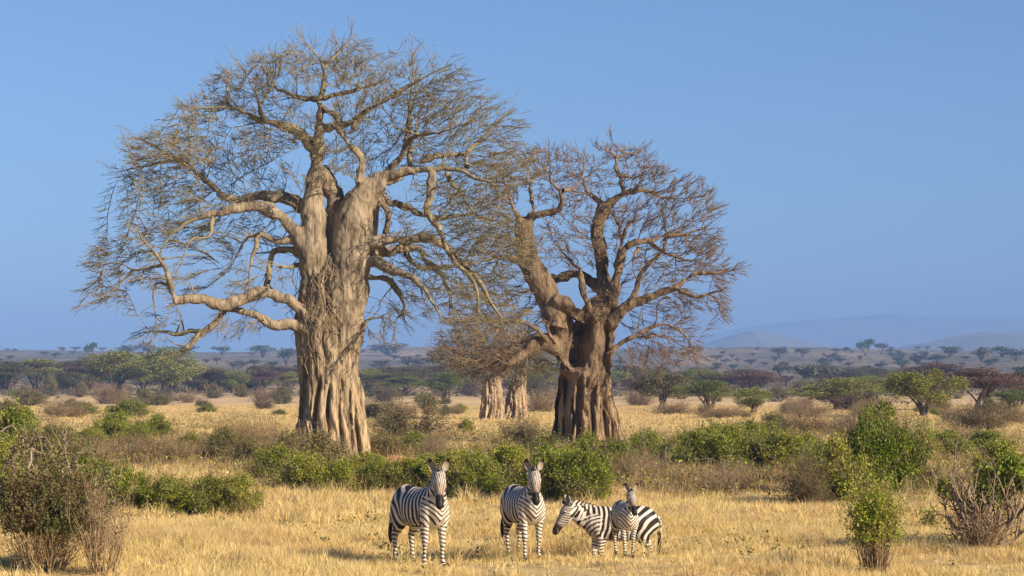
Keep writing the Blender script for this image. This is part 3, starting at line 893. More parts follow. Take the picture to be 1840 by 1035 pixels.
T2_blobs = [
    (1000, 290, 68, 24, 1.1), (955, 285, 40, 20, .8), (1110, 276, 42, 12, 1.2), (1060, 315, 50, 32, .7), (1160, 315, 58, 32, 1.0), (1220, 350, 60, 34, 1.1), (1265, 378, 36, 26, 1.0), (1170, 375, 60, 36, .7),
    (1255, 430, 48, 32, 1.1), (1200, 420, 50, 34, .7), (1100, 400, 50, 38, .5), (1030, 400, 42, 40, .4), (1000, 440, 30, 40, .45), (1045, 450, 40, 40, .4), (1240, 475, 60, 34, .9), (1295, 485, 32, 26, 1.1), (1290, 540, 24, 44, .8),
    (1205, 545, 55, 34, .6), (1160, 480, 40, 36, .4), (1220, 590, 40, 30, .7), (1165, 600, 45, 28, .6), (1185, 640, 60, 26, .7), (1240, 640, 34, 24, .6), (1150, 655, 40, 22, .35), (925, 320, 42, 42, .8), (900, 370, 42, 40, .8),
    (905, 440, 50, 40, .5), (880, 520, 66, 40, .35), (930, 545, 40, 40, .4), (860, 575, 62, 18, .6), (830, 600, 50, 22, .5), (900, 610, 60, 24, .8), (850, 640, 60, 26, 1.0), (920, 640, 50, 26, .9),
    (960, 590, 30, 25, .6), (1010, 345, 50, 36, .4), (1110, 450, 50, 30, .3), (985, 560, 30, 40, .5), (1080, 545, 35, 30, .7), (1000, 655, 30, 22, .3)]
big2 = baobab('baobab_tree', 'second large baobab with darker brown deeply folded trunk, right of centre', 124.0, 1058, T2_rows, T2_limbs, T2_blobs,
              (M['bark2'], M['twig2']), 23, natt=9500, vox=0.08, fl=0.22, buds=1500, step=0.42, infl=2.8, kill=0.58, r0=0.0155, dens=0.92, spikes=3, zflute=5.2,
              cracks=[(1038, 566, 1032, 655, 17, 2.0), (1040, 690, 1037, 795, 5, .8), (1012, 680, 1003, 802, 12, 2.2), (1062, 700, 1064, 790, 3.5, .4), (1084, 735, 1088, 800, 3.5, .5), (1088, 590, 1090, 670, 4, .5)])

# the pair of small pale baobabs in the gap between the two large trees
D3 = 225.0
b_rows = [(760, 858, 912), (745, 861, 909), (720, 863, 906), (700, 865, 904), (685, 867, 902), (676, 872, 897)]
b_limbs = [([(878, 690), (872, 668), (862, 650), (848, 640)], 9, 3, 1), ([(888, 690), (890, 668), (886, 650), (893, 632)], 9, 3, -1.5), ([(896, 690), (904, 668), (916, 655), (930, 645)], 8, 3, 0.5),
           ([(882, 668), (876, 650), (870, 630)], 5, 2, -2), ([(866, 655), (845, 650), (820, 648)], 4, 1.5, -2)]
b_blobs = [(830, 632, 50, 30, 1), (870, 620, 60, 34, 1), (915, 628, 50, 32, 1), (860, 655, 50, 22, 1), (905, 660, 40, 18, .7), (800, 640, 26, 18, .8)]
baobab('baobab_tree', 'small far baobab with orange-streaked pale trunk, left one of the pair between the big trees', D3, 885, b_rows, b_limbs, b_blobs, (M['bark3'], M['twig1']), 31,
       natt=3000, vox=0.12, fl=0.26, buds=30000, leafy='canopy', step=0.5, infl=4, kill=0.6, r0=0.02, dens=2.0, zflute=4.0)
b_rows = [(755, 900, 952), (745, 903, 950), (720, 908, 948), (700, 913, 947), (680, 920, 947), (668, 925, 945)]
b_limbs = [([(932, 690), (928, 668), (920, 650), (912, 640)], 8, 3, 1), ([(938, 690), (942, 665), (948, 648), (955, 636)], 8, 3, -1), ([(936, 680), (958, 660), (972, 655)], 5, 2, -1)]
b_blobs = [(930, 645, 40, 24, 1), (965, 650, 34, 26, 1), (945, 625, 40, 22, 1)]
baobab('baobab_tree', 'small far baobab with leaning grey-brown trunk, right one of the pair between the big trees', D3 + 5, 928, b_rows, b_limbs, b_blobs, (M['bark3'], M['twig1']), 37,
       natt=1800, vox=0.12, fl=0.26, buds=20000, leafy='canopy', step=0.5, infl=4, kill=0.6, r0=0.02, dens=2.0, zflute=4.0)
# ---------------------------------------------------------------- zebras
def chain_dist(P, C, R):
    """For points P: normalised distance to a polyline with radii R, and arc parameter."""
    best = np.full(len(P), 1e9); par = np.zeros(len(P)); s0 = 0.0
    for i in range(len(C) - 1):
        a, b = C[i], C[i + 1]
        d = b - a; L = np.linalg.norm(d)
        t = np.clip(((P - a) @ d) / (L * L), 0, 1)
        q = a + t[:, None] * d
        rr = R[i] + (R[i + 1] - R[i]) * t
        e = np.linalg.norm(P - q, axis=1) / np.maximum(rr, 0.01)
        m = e < best
        best[m] = e[m]; par[m] = s0 + t[m] * L
        s0 += L
    return best, par

def zebra(label, loc, rz, poll, muzzle_dir, scale=1.0, legs=None, seed=1, ear_turn=0.0, face_up=None, fat=1.0, tail=-0.1, group='zebras standing in the dry grass'):
    """Local frame: +x forward, +y left, z up; poll = top of neck, muzzle_dir = where the nose points."""
    r = np.random.default_rng(seed)
    root = empty('zebra', loc, label, 'zebra', group, rz, scale)
    A = np.array
    tor = A([[-.76, 1.03, .03, .05], [-.73, 1.02, .12, .17], [-.64, 1.0, .21, .26], [-.50, .99, .265, .315], [-.32, .965, .285, .32], [-.10, .935, .31, .335], [.12, .93, .31, .335],
             [.32, .955, .275, .34], [.48, .97, .235, .32], [.60, .965, .19, .26], [.68, .96, .13, .18], [.72, .955, .05, .07]])
    C = np.column_stack([tor[:, 0], np.zeros(len(tor)), tor[:, 1]])
    sh = [loft(C, tor[:, 2] * fat, tor[:, 3], up=(0, 0, 1), k=24)]
    # neck: from the shoulders to the poll
    poll = A(poll, float)
    h = A(muzzle_dir, float); h = h / np.linalg.norm(h)
    nb = A([.40, 0, 1.0])
    mid = nb * 0.52 + poll * 0.48 + A([0.07, 0, -0.02])
    NC = catmull(np.column_stack([[nb, mid, poll]]).reshape(3, 3), 0.05) if False else np.array([(1 - t) ** 2 * nb + 2 * t * (1 - t) * (mid + (mid - (nb + poll) / 2)) + t * t * poll for t in np.linspace(0, 1, 12)])
    tt = np.linspace(0, 1, 12)
    na = np.interp(tt, [0, .3, .7, 1], [.18, .13, .098, .085]); nbv = np.interp(tt, [0, .3, .7, 1], [.31, .235, .165, .125])
    fwd = A([1., 0, 0])
    sh.append(loft(NC, na, nbv, up=(1, 0, 0.15), k=20))
    # head
    u = A([0, 0, 1.0]) if face_up is None else A(face_up, float)
    side = np.cross(h, u); side /= np.linalg.norm(side)
    up = np.cross(side, h)
    hs = A([[-.07, .055, .06, .0], [-.03, .085, .095, -.005], [.04, .098, .125, -.02], [.12, .10, .135, -.03], [.20, .088, .12, -.028], [.30, .066, .092, -.015], [.38, .056, .074, -.008],
            [.45, .060, .070, -.008], [.50, .058, .062, -.012], [.535, .045, .046, -.016], [.552, .02, .02, -.018]])
    hs = hs * 1.12
    HC = poll + hs[:, :1] * h + hs[:, 3:] * up
    sh.append(loft(HC, hs[:, 1], hs[:, 2], up=up, k=18))
    # cheeks and eye ridges
    for s in (-1, 1):
        c = poll + h * .145 + up * .038 + side * s * .092
        sh.append(loft(A([c - h * .05, c - h * .02, c + h * .02, c + h * .055]), A([.006, .022, .022, .006]), A([.006, .022, .022, .006]), up=up, k=8))
    # legs
    lg = dict(fl=(.0, .0), fr=(.0, .0), hl=(.0, .0), hr=(.0, .0))
    if legs: lg.update(legs)
    chains = []
    for k, s in (('fl', 1), ('fr', -1)):
        dx, dyy = lg[k]
        Z = A([.98, .80, .66, .50, .41, .35, .22, .13, .085, .03])
        X = A([.44, .43, .41, .425, .43, .425, .42, .425, .445, .46]) + dx * (1 - Z / .98)
        Yv = s * (A([.13, .15, .14, .13, .125, .125, .12, .12, .12, .12])) + dyy * (1 - Z / .98)
        Rr = A([.14, .115, .085, .058, .056, .040, .033, .042, .034, .045])
        chains.append((np.column_stack([X, Yv, Z]), Rr))
    for k, s in (('hl', 1), ('hr', -1)):
        dx, dyy = lg[k]
        Z = A([1.02, .86, .72, .58, .49, .43, .28, .135, .085, .03])
        X = A([-.48, -.46, -.44, -.52, -.60, -.605, -.585, -.575, -.555, -.54]) + dx * (1 - Z / 1.02)
        Yv = s * (A([.085, .115, .135, .135, .13, .13, .125, .12, .12, .12])) + dyy * (1 - Z / 1.02)
        Rr = A([.19, .175, .14, .085, .060, .052, .036, .045, .036, .047])
        chains.append((np.column_stack([X, Yv, Z]), Rr))
    for Cc, Rr in chains:
        RR = catmull(np.column_stack([Cc, Rr]), 0.04)
        b = np.where(RR[:, 2] > .55, 1.15, 1.1) * RR[:, 3]
        sh.append(loft(RR[:, :3], RR[:, 3] * 0.86, b, up=(1, 0, 0), k=14))
    V, Fc = join(sh)
    me, co, no = fuse(V, Fc, 0.0125, 6, 0.5)
    # ---- stripe pattern on the skin
    x, y, z = co.T
    qt, _ = chain_dist(co, C, tor[:, 3])
    qn, sn = chain_dist(co, NC, (na + nbv) / 2)
    qh, shh = chain_dist(co, np.array([poll - h * .05, poll + h * .55]), A([.11, .06]))
    shh = shh - .05
    wob = 0.10 * np.sin(z * 9 + x * 5 + seed) + 0.07 * np.sin(z * 21 + y * 8)
    Cx, Cz = -.86, .52
    rr = np.hypot(x - Cx, (z - Cz) * 0.95)
    w = sstep(-.02, -.34, x)
    phT = (1 - w) * (x - Cx) / .108 + w * (rr / .134) + (1 - w) * 0.22 * (z - .9) / 0.1 * 0.3 + wob * 1.1
    phT = phT + 0.9 * np.sin((z - 0.75) * 3.0) * (x > .15) * (x - .15) * 2
    stT = np.sin(phT * 2 * np.pi)
    side_h = co - poll
    dside = side_h @ side; dup = side_h @ up
    phN = sn / .082 - np.abs(y - np.interp(sn, np.linspace(0, sn.max() + 1e-6, 12), NC[:, 1])) * (np.clip((x - .45) * 4, 0, 1)) * 7.0 + wob
    stN = np.sin(phN * 2 * np.pi)
    phC = (z / .085 - np.abs(y) / .085 * 1.05) + wob
    stC = np.sin(phC * 2 * np.pi) + 0.15
    phL = z / .062 + 0.35 * np.sin(np.arctan2(y - np.sign(y) * .13, x - np.where(x > 0, .43, -.55)) * 1.0) + 0.5 * wob
    phL = phL * np.where(z < .45, 1.0, 1.0)
    stL = np.sin(phL * 2 * np.pi)
    phL2 = z / .10 + (x + .5) * 2.2 + wob
    stL2 = np.sin(phL2 * 2 * np.pi)
    face = np.abs(dside) / .030 + shh / .16
    cheek = (shh / .050 - dup * 7)
    stH = np.where(dup > .03, np.sin(face * 2 * np.pi), np.sin(cheek * 2 * np.pi))
    k = 7.0
    front = sstep(.30, .50, x) * sstep(-.02, .25, no[:, 0]) * (z < 1.15)
    wT = np.exp(-k * qt); wN = np.exp(-k * qn) * sstep(.02, .22, sn) * 1.3; wH = np.exp(-k * qh) * sstep(-.06, .03, shh) * 3
    s = wT + wN + wH + 1e-9
    st = (wT * (stT * (1 - front) + stC * front) + wN * stN + wH * stH) / s
    low = np.where(x > 0, sstep(.74, .62, z), sstep(.66, .50, z))
    hind = (x < 0)
    upper = np.where(hind, sstep(.80, .66, z) * (1 - low), 0)
    st = st * (1 - low) + stL * low
    white = A([0.72, 0.64, 0.52]); black = A([0.026, 0.016, 0.011])
    # narrower dark stripes on belly, chest and inner legs
    bias = 0.0 - 0.30 * (wT / s) * (1 - front) * (1 - low) - 0.08 * (wN / s)
    belly = sstep(-.72, -.95, no[:, 2]) * (z > .5) * (z < .8) * (wT / s)
    bias = bias + belly * 1.2 + front * 0.25
    inner = low * sstep(.2, .8, -no[:, 1] * np.sign(y)) * (z > .4)
    bias = bias + inner * 0.35
    v = sstep(-.22, .22, st + bias)
    headw = wH / s * (qh < 1.6)
    v = v * (1 - headw) + (0.10 + 0.62 * v) * headw
    muz = sstep(.37, .43, shh) * (headw > .3)
    nose = sstep(.20, .34, shh) * (headw > .3) * (dup > .02) * (1 - muz)
    hoofd = sstep(.075, .055, z)
    colr = black + (white - black) * v[:, None]
    colr = colr * (1 - nose[:, None] * .5) + A([.22, .11, .06]) * nose[:, None] * .5
    colr = colr * (1 - muz[:, None]) + A([.022, .014, .012]) * muz[:, None]
    colr = colr * (1 - hoofd[:, None]) + A([.05, .04, .03]) * hoofd[:, None]
    ca = me.color_attributes.new('coat', 'FLOAT_COLOR', 'POINT')
    ca.data.foreach_set('color', np.column_stack([colr, np.ones(len(colr))]).astype(np.float32).ravel())
    me.materials.append(M['coat']); me.name = 'zebra_body'
    link('body', me, None, root)
    # eyes
    for s_ in (-1, 1):
        c = poll + h * .15 + up * .034 + side * s_ * .106
        Vv, Qq, Tt = loft(A([c - side * s_ * .018, c - side * s_ * .008, c + side * s_ * .004, c + side * s_ * .012]), A([.010, .019, .017, .006]), A([.010, .019, .017, .006]), up=up, k=10)
        link('eye', mesh('zebra_eye', Vv, [Qq, Tt], True), M['eye'], root)
    # ears: cupped leaf shapes
    for s_ in (-1, 1):
        base = poll + side * s_ * .085 + up * .07 - h * .02
        ax = nrm(A([0, 0, 1.0]) * .95 + side * s_ * .34 + (h * A([1, 1, 0])) * (.05 + ear_turn))
        opn = nrm(h * A([1, 1, 0]) + side * s_ * .35)
        wd = nrm(np.cross(ax, opn))
        opn = np.cross(wd, ax)
        n = 9; t = np.linspace(0, 1, n); wprof = .068 * np.sin(np.pi * (0.16 + .84 * t)) ** .8 + .004
        an = np.linspace(-1.25, 1.25, 9)
        outer = base + (ax * (t * .205)[:, None])[:, None] + wd * (wprof[:, None] * np.sin(an))[..., None] - opn * (wprof[:, None] * np.cos(an) * .8)[..., None]
        inner_ = outer + opn * .010
        Vv = np.concatenate([outer.reshape(-1, 3), inner_.reshape(-1, 3)])
        i = (np.arange(n - 1)[:, None] * 9 + np.arange(8)).ravel()
        q = np.stack([i, i + 1, i + 10, i + 9], 1)
        o = n * 9
        ed = [np.array([[a * 9, a * 9 + 9, o + a * 9 + 9, o + a * 9], [a * 9 + 8, o + a * 9 + 8, o + a * 9 + 17, a * 9 + 17]]) for a in range(n - 1)]
        topq = np.array([[(n - 1) * 9 + a, (n - 1) * 9 + a + 1, o + (n - 1) * 9 + a + 1, o + (n - 1) * 9 + a] for a in range(8)])
        Q = np.concatenate([q, q + o] + ed + [topq])
        cc = np.zeros((len(Vv), 4)); cc[:, 3] = 1
        T_ = np.tile(np.repeat(t, 9), 2); AN = np.tile(np.tile(np.abs(an) / 1.25, n), 2)
        light = ((T_ < .72) & ((AN < .8) | (T_ < .4)))
        cc[:, :3] = np.where(light[:, None], A([.30, .25, .20]), A([.035, .025, .02]))
        cc[:o, :3] = np.where(((T_[:o] > .25) & (T_[:o] < .45)) [:, None] | (T_[:o] > .75)[:, None], A([.03, .022, .018]), A([.5, .44, .35]))
        link('ear', mesh('zebra_ear', Vv, Q, True, col=cc), M['coat'], root)
    # mane: an upright crest from between the ears to the withers
    crest = []
    for t_ in np.linspace(0, 1, 46):
        i = t_ * 11; a = int(min(10, i)); f_ = i - a
        c = NC[a] * (1 - f_) + NC[a + 1] * f_
        tn = nrm(NC[a + 1] - NC[a])
        backw = A([-1., 0, .0]) - tn * (A([-1., 0, 0]) @ tn)
        backw = backw / np.linalg.norm(backw)
        hgt = np.interp(t_, [0, .3, .7, 1], [.31, .235, .165, .125])
        crest.append((c + backw * hgt * .93, backw, hgt))
    crest = crest[9:]
    # continue over the poll to the forelock
    for t_ in (.3, .65, 1.0):
        c = poll + up * .09 * 1 + h * (-.07 + t_ * .085)
        crest.append((c, nrm(up * 1.0 - h * .35 * (1 - t_)), .1))
    n = len(crest)
    Bp = A([c[0] for c in crest]); Dn = A([c[1] for c in crest])
    tng = nrm(np.gradient(Bp, axis=0)); sd = nrm(np.cross(tng, Dn))
    ht = .095 * np.sin(np.linspace(.25, np.pi - .9, n)) ** .5 * (1 + .10 * r.normal(size=n))
    Vv = np.concatenate([Bp - Dn * .03 + sd * .022, Bp + Dn * (ht * .6)[:, None] + sd * .016, Bp + Dn * ht[:, None], Bp + Dn * (ht * .6)[:, None] - sd * .016, Bp - Dn * .03 - sd * .022])
    i = np.arange(n - 1)
    Q = np.concatenate([np.stack([i + a * n, i + 1 + a * n, i + 1 + (a + 1) * n, i + (a + 1) * n], 1) for a in range(4)])
    arc = np.concatenate([[0], np.cumsum(np.linalg.norm(np.diff(Bp, axis=0), axis=1))])
    vv = sstep(-.2, .2, np.sin(arc / .082 * 2 * np.pi))[:, None] * .8
    cbase = black + (white - black) * vv
    cc = np.ones((5 * n, 4)); 
    cc[:, :3] = np.concatenate([cbase, cbase, np.tile(A([.045, .028, .018]), (n, 1)), cbase, cbase])
    link('mane', mesh('zebra_mane', Vv, Q, False, col=cc), M['coat'], root)
    # tail
    tp = catmull(A([[-.73, 0, 1.10, .035], [-.80, tail * .3, 1.02, .03], [-.83, tail * .8, .85, .022], [-.82, tail, .70, .024], [-.81, tail * 1.1, .55, .04], [-.80, tail * 1.1, .42, .034], [-.80, tail * 1.1, .34, .008]]), 0.04)
    Vv, Qq, Tt = loft(tp[:, :3], tp[:, 3], tp[:, 3], up=(1, 0, 0), k=8)
    cc = np.ones((len(Vv), 4)); zz = Vv[:, 2]
    b_ = sstep(-.2, .2, np.sin(zz / .07 * 6.283))[:, None] * (zz > .68)[:, None]
    cc[:, :3] = black + (white - black) * b_
    link('tail', mesh('zebra_tail', Vv, [Qq, Tt], True, col=cc), M['coat'], root)
    # hooves
    for Cc, Rr in chains:
        c = Cc[-1]
        Vv, Qq, Tt = loft(A([[c[0] - .008, c[1], .075], [c[0] + .002, c[1], .05], [c[0] + .012, c[1], .0], [c[0] + .012, c[1], -.02]]), A([.036, .043, .050, .048]), A([.046, .054, .064, .06]), up=(1, 0, 0), k=12)
        link('hoof', mesh('zebra_hoof', Vv, [Qq, Tt], True), M['dark'], root)
    return root

def stand(px, d):
    """Ground point in photo column px at distance d."""
    p = at(px, 700, d)
    return np.array([p[0], d, float(gz(p[0], d))])

def to_cam_dir(rz, pitch, yaw=0.0):
    """Nose direction in the zebra's own frame for a head turned to the camera."""
    a = -math.pi / 2 - rz + yaw
    return (math.cos(a) * math.cos(pitch), math.sin(a) * math.cos(pitch), -math.sin(pitch))

def rz_of(deg_right):   # body heading: 0 = straight at the camera, positive = towards the right of the picture
    return -math.pi / 2 + math.radians(deg_right)

a = rz_of(31)
zebra('leftmost zebra, hindquarters to the left and face to the viewer', stand(756, 39.7), a, (.74, -.08, 1.50), to_cam_dir(a, math.radians(56), .08), 1.12,
      dict(fl=(.06, .02), fr=(-.04, -.03), hl=(.06, .02), hr=(-.05, 0)), 1, fat=.88)
a = rz_of(19)
zebra('zebra with dark-striped rounded back looking straight ahead, second from the left', stand(940, 41.1), a, (.72, -.05, 1.54), to_cam_dir(a, math.radians(58), .10), 1.05,
      dict(fl=(-.04, .03), fr=(.10, -.03), hl=(-.06, .02), hr=(.14, 0)), 2, fat=.93)
a = rz_of(-82)
zebra('zebra in side view facing left with its head lowered, behind the young one', stand(1113, 42.3), a, (1.0, 0, 1.29), (.50, 0, -.86), .97,
      dict(fl=(-.06, .0), fr=(.10, .0), hl=(.05, .0), hr=(-.06, 0)), 3, face_up=(.83, 0, .55))
a = rz_of(9)
zebra('young zebra standing in front of the side-on zebra, chest and face towards the viewer', stand(1122, 40.7), a, (.60, .02, 1.50), to_cam_dir(a, math.radians(50), .2), .78,
      dict(fl=(.0, -.03), fr=(.02, .03), hl=(.0, .0), hr=(.1, 0)), 4, fat=.84)
# ---------------------------------------------------------------- shrubs and trees: kits
def stems(r, n, height, spread, levels=3, r0=0.02, kids=(2, 4), base=0.1, wig=0.25, droop=0.0, lean=(0, 0)):
    """Fans of forking stems from the ground. Returns segments and tip points."""
    a = r.uniform(0, 2 * np.pi, n); q = np.sqrt(r.uniform(0, 1, n))
    P = np.column_stack([np.cos(a) * q * base, np.sin(a) * q * base, np.full(n, -0.03)])
    D = nrm(np.column_stack([np.cos(a) * q * spread + lean[0], np.sin(a) * q * spread + lean[1], np.ones(n)]) + r.normal(size=(n, 3)) * 0.12)
    L = height * r.uniform(0.45, 0.8, n) * (0.6 if levels > 2 else 0.9)
    R = r0 * r.uniform(0.6, 1.2, n)
    out, allp = [], []
    for lv in range(levels):
        k = 4
        cur, d = P, D
        pts = [P]
        for s in range(k):
            d = nrm(d + r.normal(size=d.shape) * wig + np.array([0, 0, 0.04 - droop * lv]))
            nxt = cur + d * (L / k)[:, None]
            out.append((cur, nxt, R * (1 - 0.6 * s / k), R * (1 - 0.6 * (s + 1) / k)))
            cur = nxt; pts.append(cur)
        allp.append(cur); allp.append(pts[2])
        if lv == levels - 1: break
        c = r.integers(kids[0], kids[1] + 1, len(P))
        idx = np.repeat(np.arange(len(P)), c)
        st = np.array(pts)                       # (k+1, n, 3)
        w = r.integers(1, k + 1, len(idx))
        P = st[w, idx]; D = nrm(d[idx] + r.normal(size=(len(idx), 3)) * 0.55)
        L = L[idx] * r.uniform(0.45, 0.8, len(idx)); R = R[idx] * 0.55
    return [np.concatenate([o[i] for o in out]) for i in range(4)], np.concatenate(allp)

def shrub_parts(kind, seed):
    """Meshes of one shrub kind in a 1 m wide, 1 m high box; (part name, mesh, material) rows."""
    r = np.random.default_rng(seed)
    res = []
    if kind in ('leafy', 'olive', 'lush'):
        S, tips = stems(r, 46, 1.05, 1.15, 3, 0.012, (2, 4), 0.16, 0.22)
        V, Q = segs(*S, 3)
        nb = 26
        a = r.uniform(0, 6.283, nb); q = r.uniform(0.05, 0.40, nb)
        bc = np.column_stack([np.cos(a) * q, np.sin(a) * q, r.uniform(0.18, 0.80, nb) * (1 - q * 0.9)])
        br = r.uniform(0.09, 0.20, nb)
        n = {'leafy': 10000, 'olive': 8000, 'lush': 24000}[kind]
        ids = r.choice(nb, n, p=br ** 2 / (br ** 2).sum())
        u = nrm(r.normal(size=(n, 3))) * (r.uniform(0.25, 1.0, n) ** 0.5)[:, None]
        P = bc[ids] + u * br[ids][:, None] * np.array([1, 1, 0.85])
        tp = tips[r.integers(0, len(tips), n // 4)] + r.normal(size=(n // 4, 3)) * 0.025
        # leafy shoots standing out of the outline
        ns = 110
        b0 = bc[r.integers(0, nb, ns)]; dd = nrm(r.normal(size=(ns, 3)) * 0.6 + np.array([0, 0, 1.0])) * r.uniform(0.16, 0.36, ns)[:, None]
        t = r.uniform(0.2, 1, (ns, 14, 1))
        sh = (b0[:, None] + dd[:, None] * t + r.normal(size=(ns, 14, 3)) * 0.012).reshape(-1, 3)
        P = np.concatenate([P, tp, sh]); P = P[P[:, 2] > 0.03]
        LV, LQ = leaves(P, {'leafy': 0.019, 'olive': 0.0165, 'lush': 0.0125}[kind], 1.7, 0.35, r)
        SV, SQ = segs(b0, b0 + dd, np.full(ns, 0.004), np.full(ns, 0.002), 3)
        V, Fc = join([(V, Q), (SV, SQ)])
        res = [('stems', mesh('shrub_stems', V, Fc), M['stem']),
               ('foliage', mesh('shrub_foliage', LV, LQ), M[{'leafy': 'green', 'olive': 'olive', 'lush': 'lush'}[kind]])]
    elif kind == 'dry':
        S, tips = stems(r, 90, 1.15, 1.0, 3, 0.009, (3, 5), 0.22, 0.2)
        V, Q = segs(*S, 3)
        LV, LQ = leaves(tips[r.integers(0, len(tips), 1500)] + r.normal(size=(1500, 3)) * 0.02, 0.02, 1.5, 0.2, r)
        res = [('stems', mesh('shrub_stems', V, Q), M['dry']), ('foliage', mesh('shrub_foliage', LV, LQ), M['dryleaf'])]
    elif kind == 'twiggy':
        S, tips = stems(r, 50, 1.2, 1.4, 4, 0.012, (3, 4), 0.1, 0.22)
        V, Q = segs(*S, 3)
        res = [('stems', mesh('shrub_stems', V, Q), M['grey'])]
    elif kind == 'thicket':      # dense fine-twigged rounded bush, dark and leafless
        S, tips = stems(r, 70, 1.1, 1.3, 4, 0.009, (3, 4), 0.12, 0.2)
        V, Q = segs(*S, 3)
        LV, LQ = leaves(tips[r.integers(0, len(tips), 5000)] + r.normal(size=(5000, 3)) * 0.02, 0.016, 2.2, 0.2, r)
        res = [('stems', mesh('shrub_stems', V, Q), M['stem']), ('foliage', mesh('shrub_foliage', LV, LQ), M['acdark'])]
    return res

def fit(me_list):
    """Scale a kit's meshes together to a unit box (width 1, height 1)."""
    cos = []
    for _, me, _ in me_list:
        c = np.empty(len(me.vertices) * 3, np.float32); me.vertices.foreach_get('co', c); cos.append(c.reshape(-1, 3))
    al = cos[-1] if len(me_list[-1][1].vertices) > 8000 else np.concatenate(cos)
    w = max(np.percentile(al[:, 0], 99) - np.percentile(al[:, 0], 1), 0.01); h = np.percentile(al[:, 2], 99.5)
    for (_, me, _), c in zip(me_list, cos):
        c = c / np.array([w, w, h]); setco(me, c)
    return me_list

KIT = {}
for kd, cnt in (('leafy', 4), ('olive', 3), ('lush', 2), ('dry', 3), ('twiggy', 2), ('thicket', 2)):
    KIT[kd] = [fit(shrub_parts(kd, 100 + 7 * i + len(kd))) for i in range(cnt)]
_cnt = {}

def put_kit(name, kit, var, loc, w, h, label, cat, group, seed, depth=None, flat_rot=False):
    r = random.Random(seed)
    rows = KIT[kit][var % len(KIT[kit])]
    o = empty(name, loc, label, cat, group, r.uniform(0, 6.28) if not flat_rot else 0.0)
    o.scale = (w, (depth or w), h)
    for pn, me, mt in rows:
        if not me.materials: me.materials.append(mt)
        link(pn, me, None, o)
    return o

def shrub(px, py, wpx, hpx, kit, label, group=None, name='shrub', var=None, seed=None, cat='shrub', depth=None):
    g = gp(px, py); m = g[1] / F
    k = _cnt.get(kit, 0); _cnt[kit] = k + 1
    return put_kit(name, kit, k if var is None else var, g, wpx * m, hpx * m * 1.05, label, cat, group, int(px * 7 + py), depth)

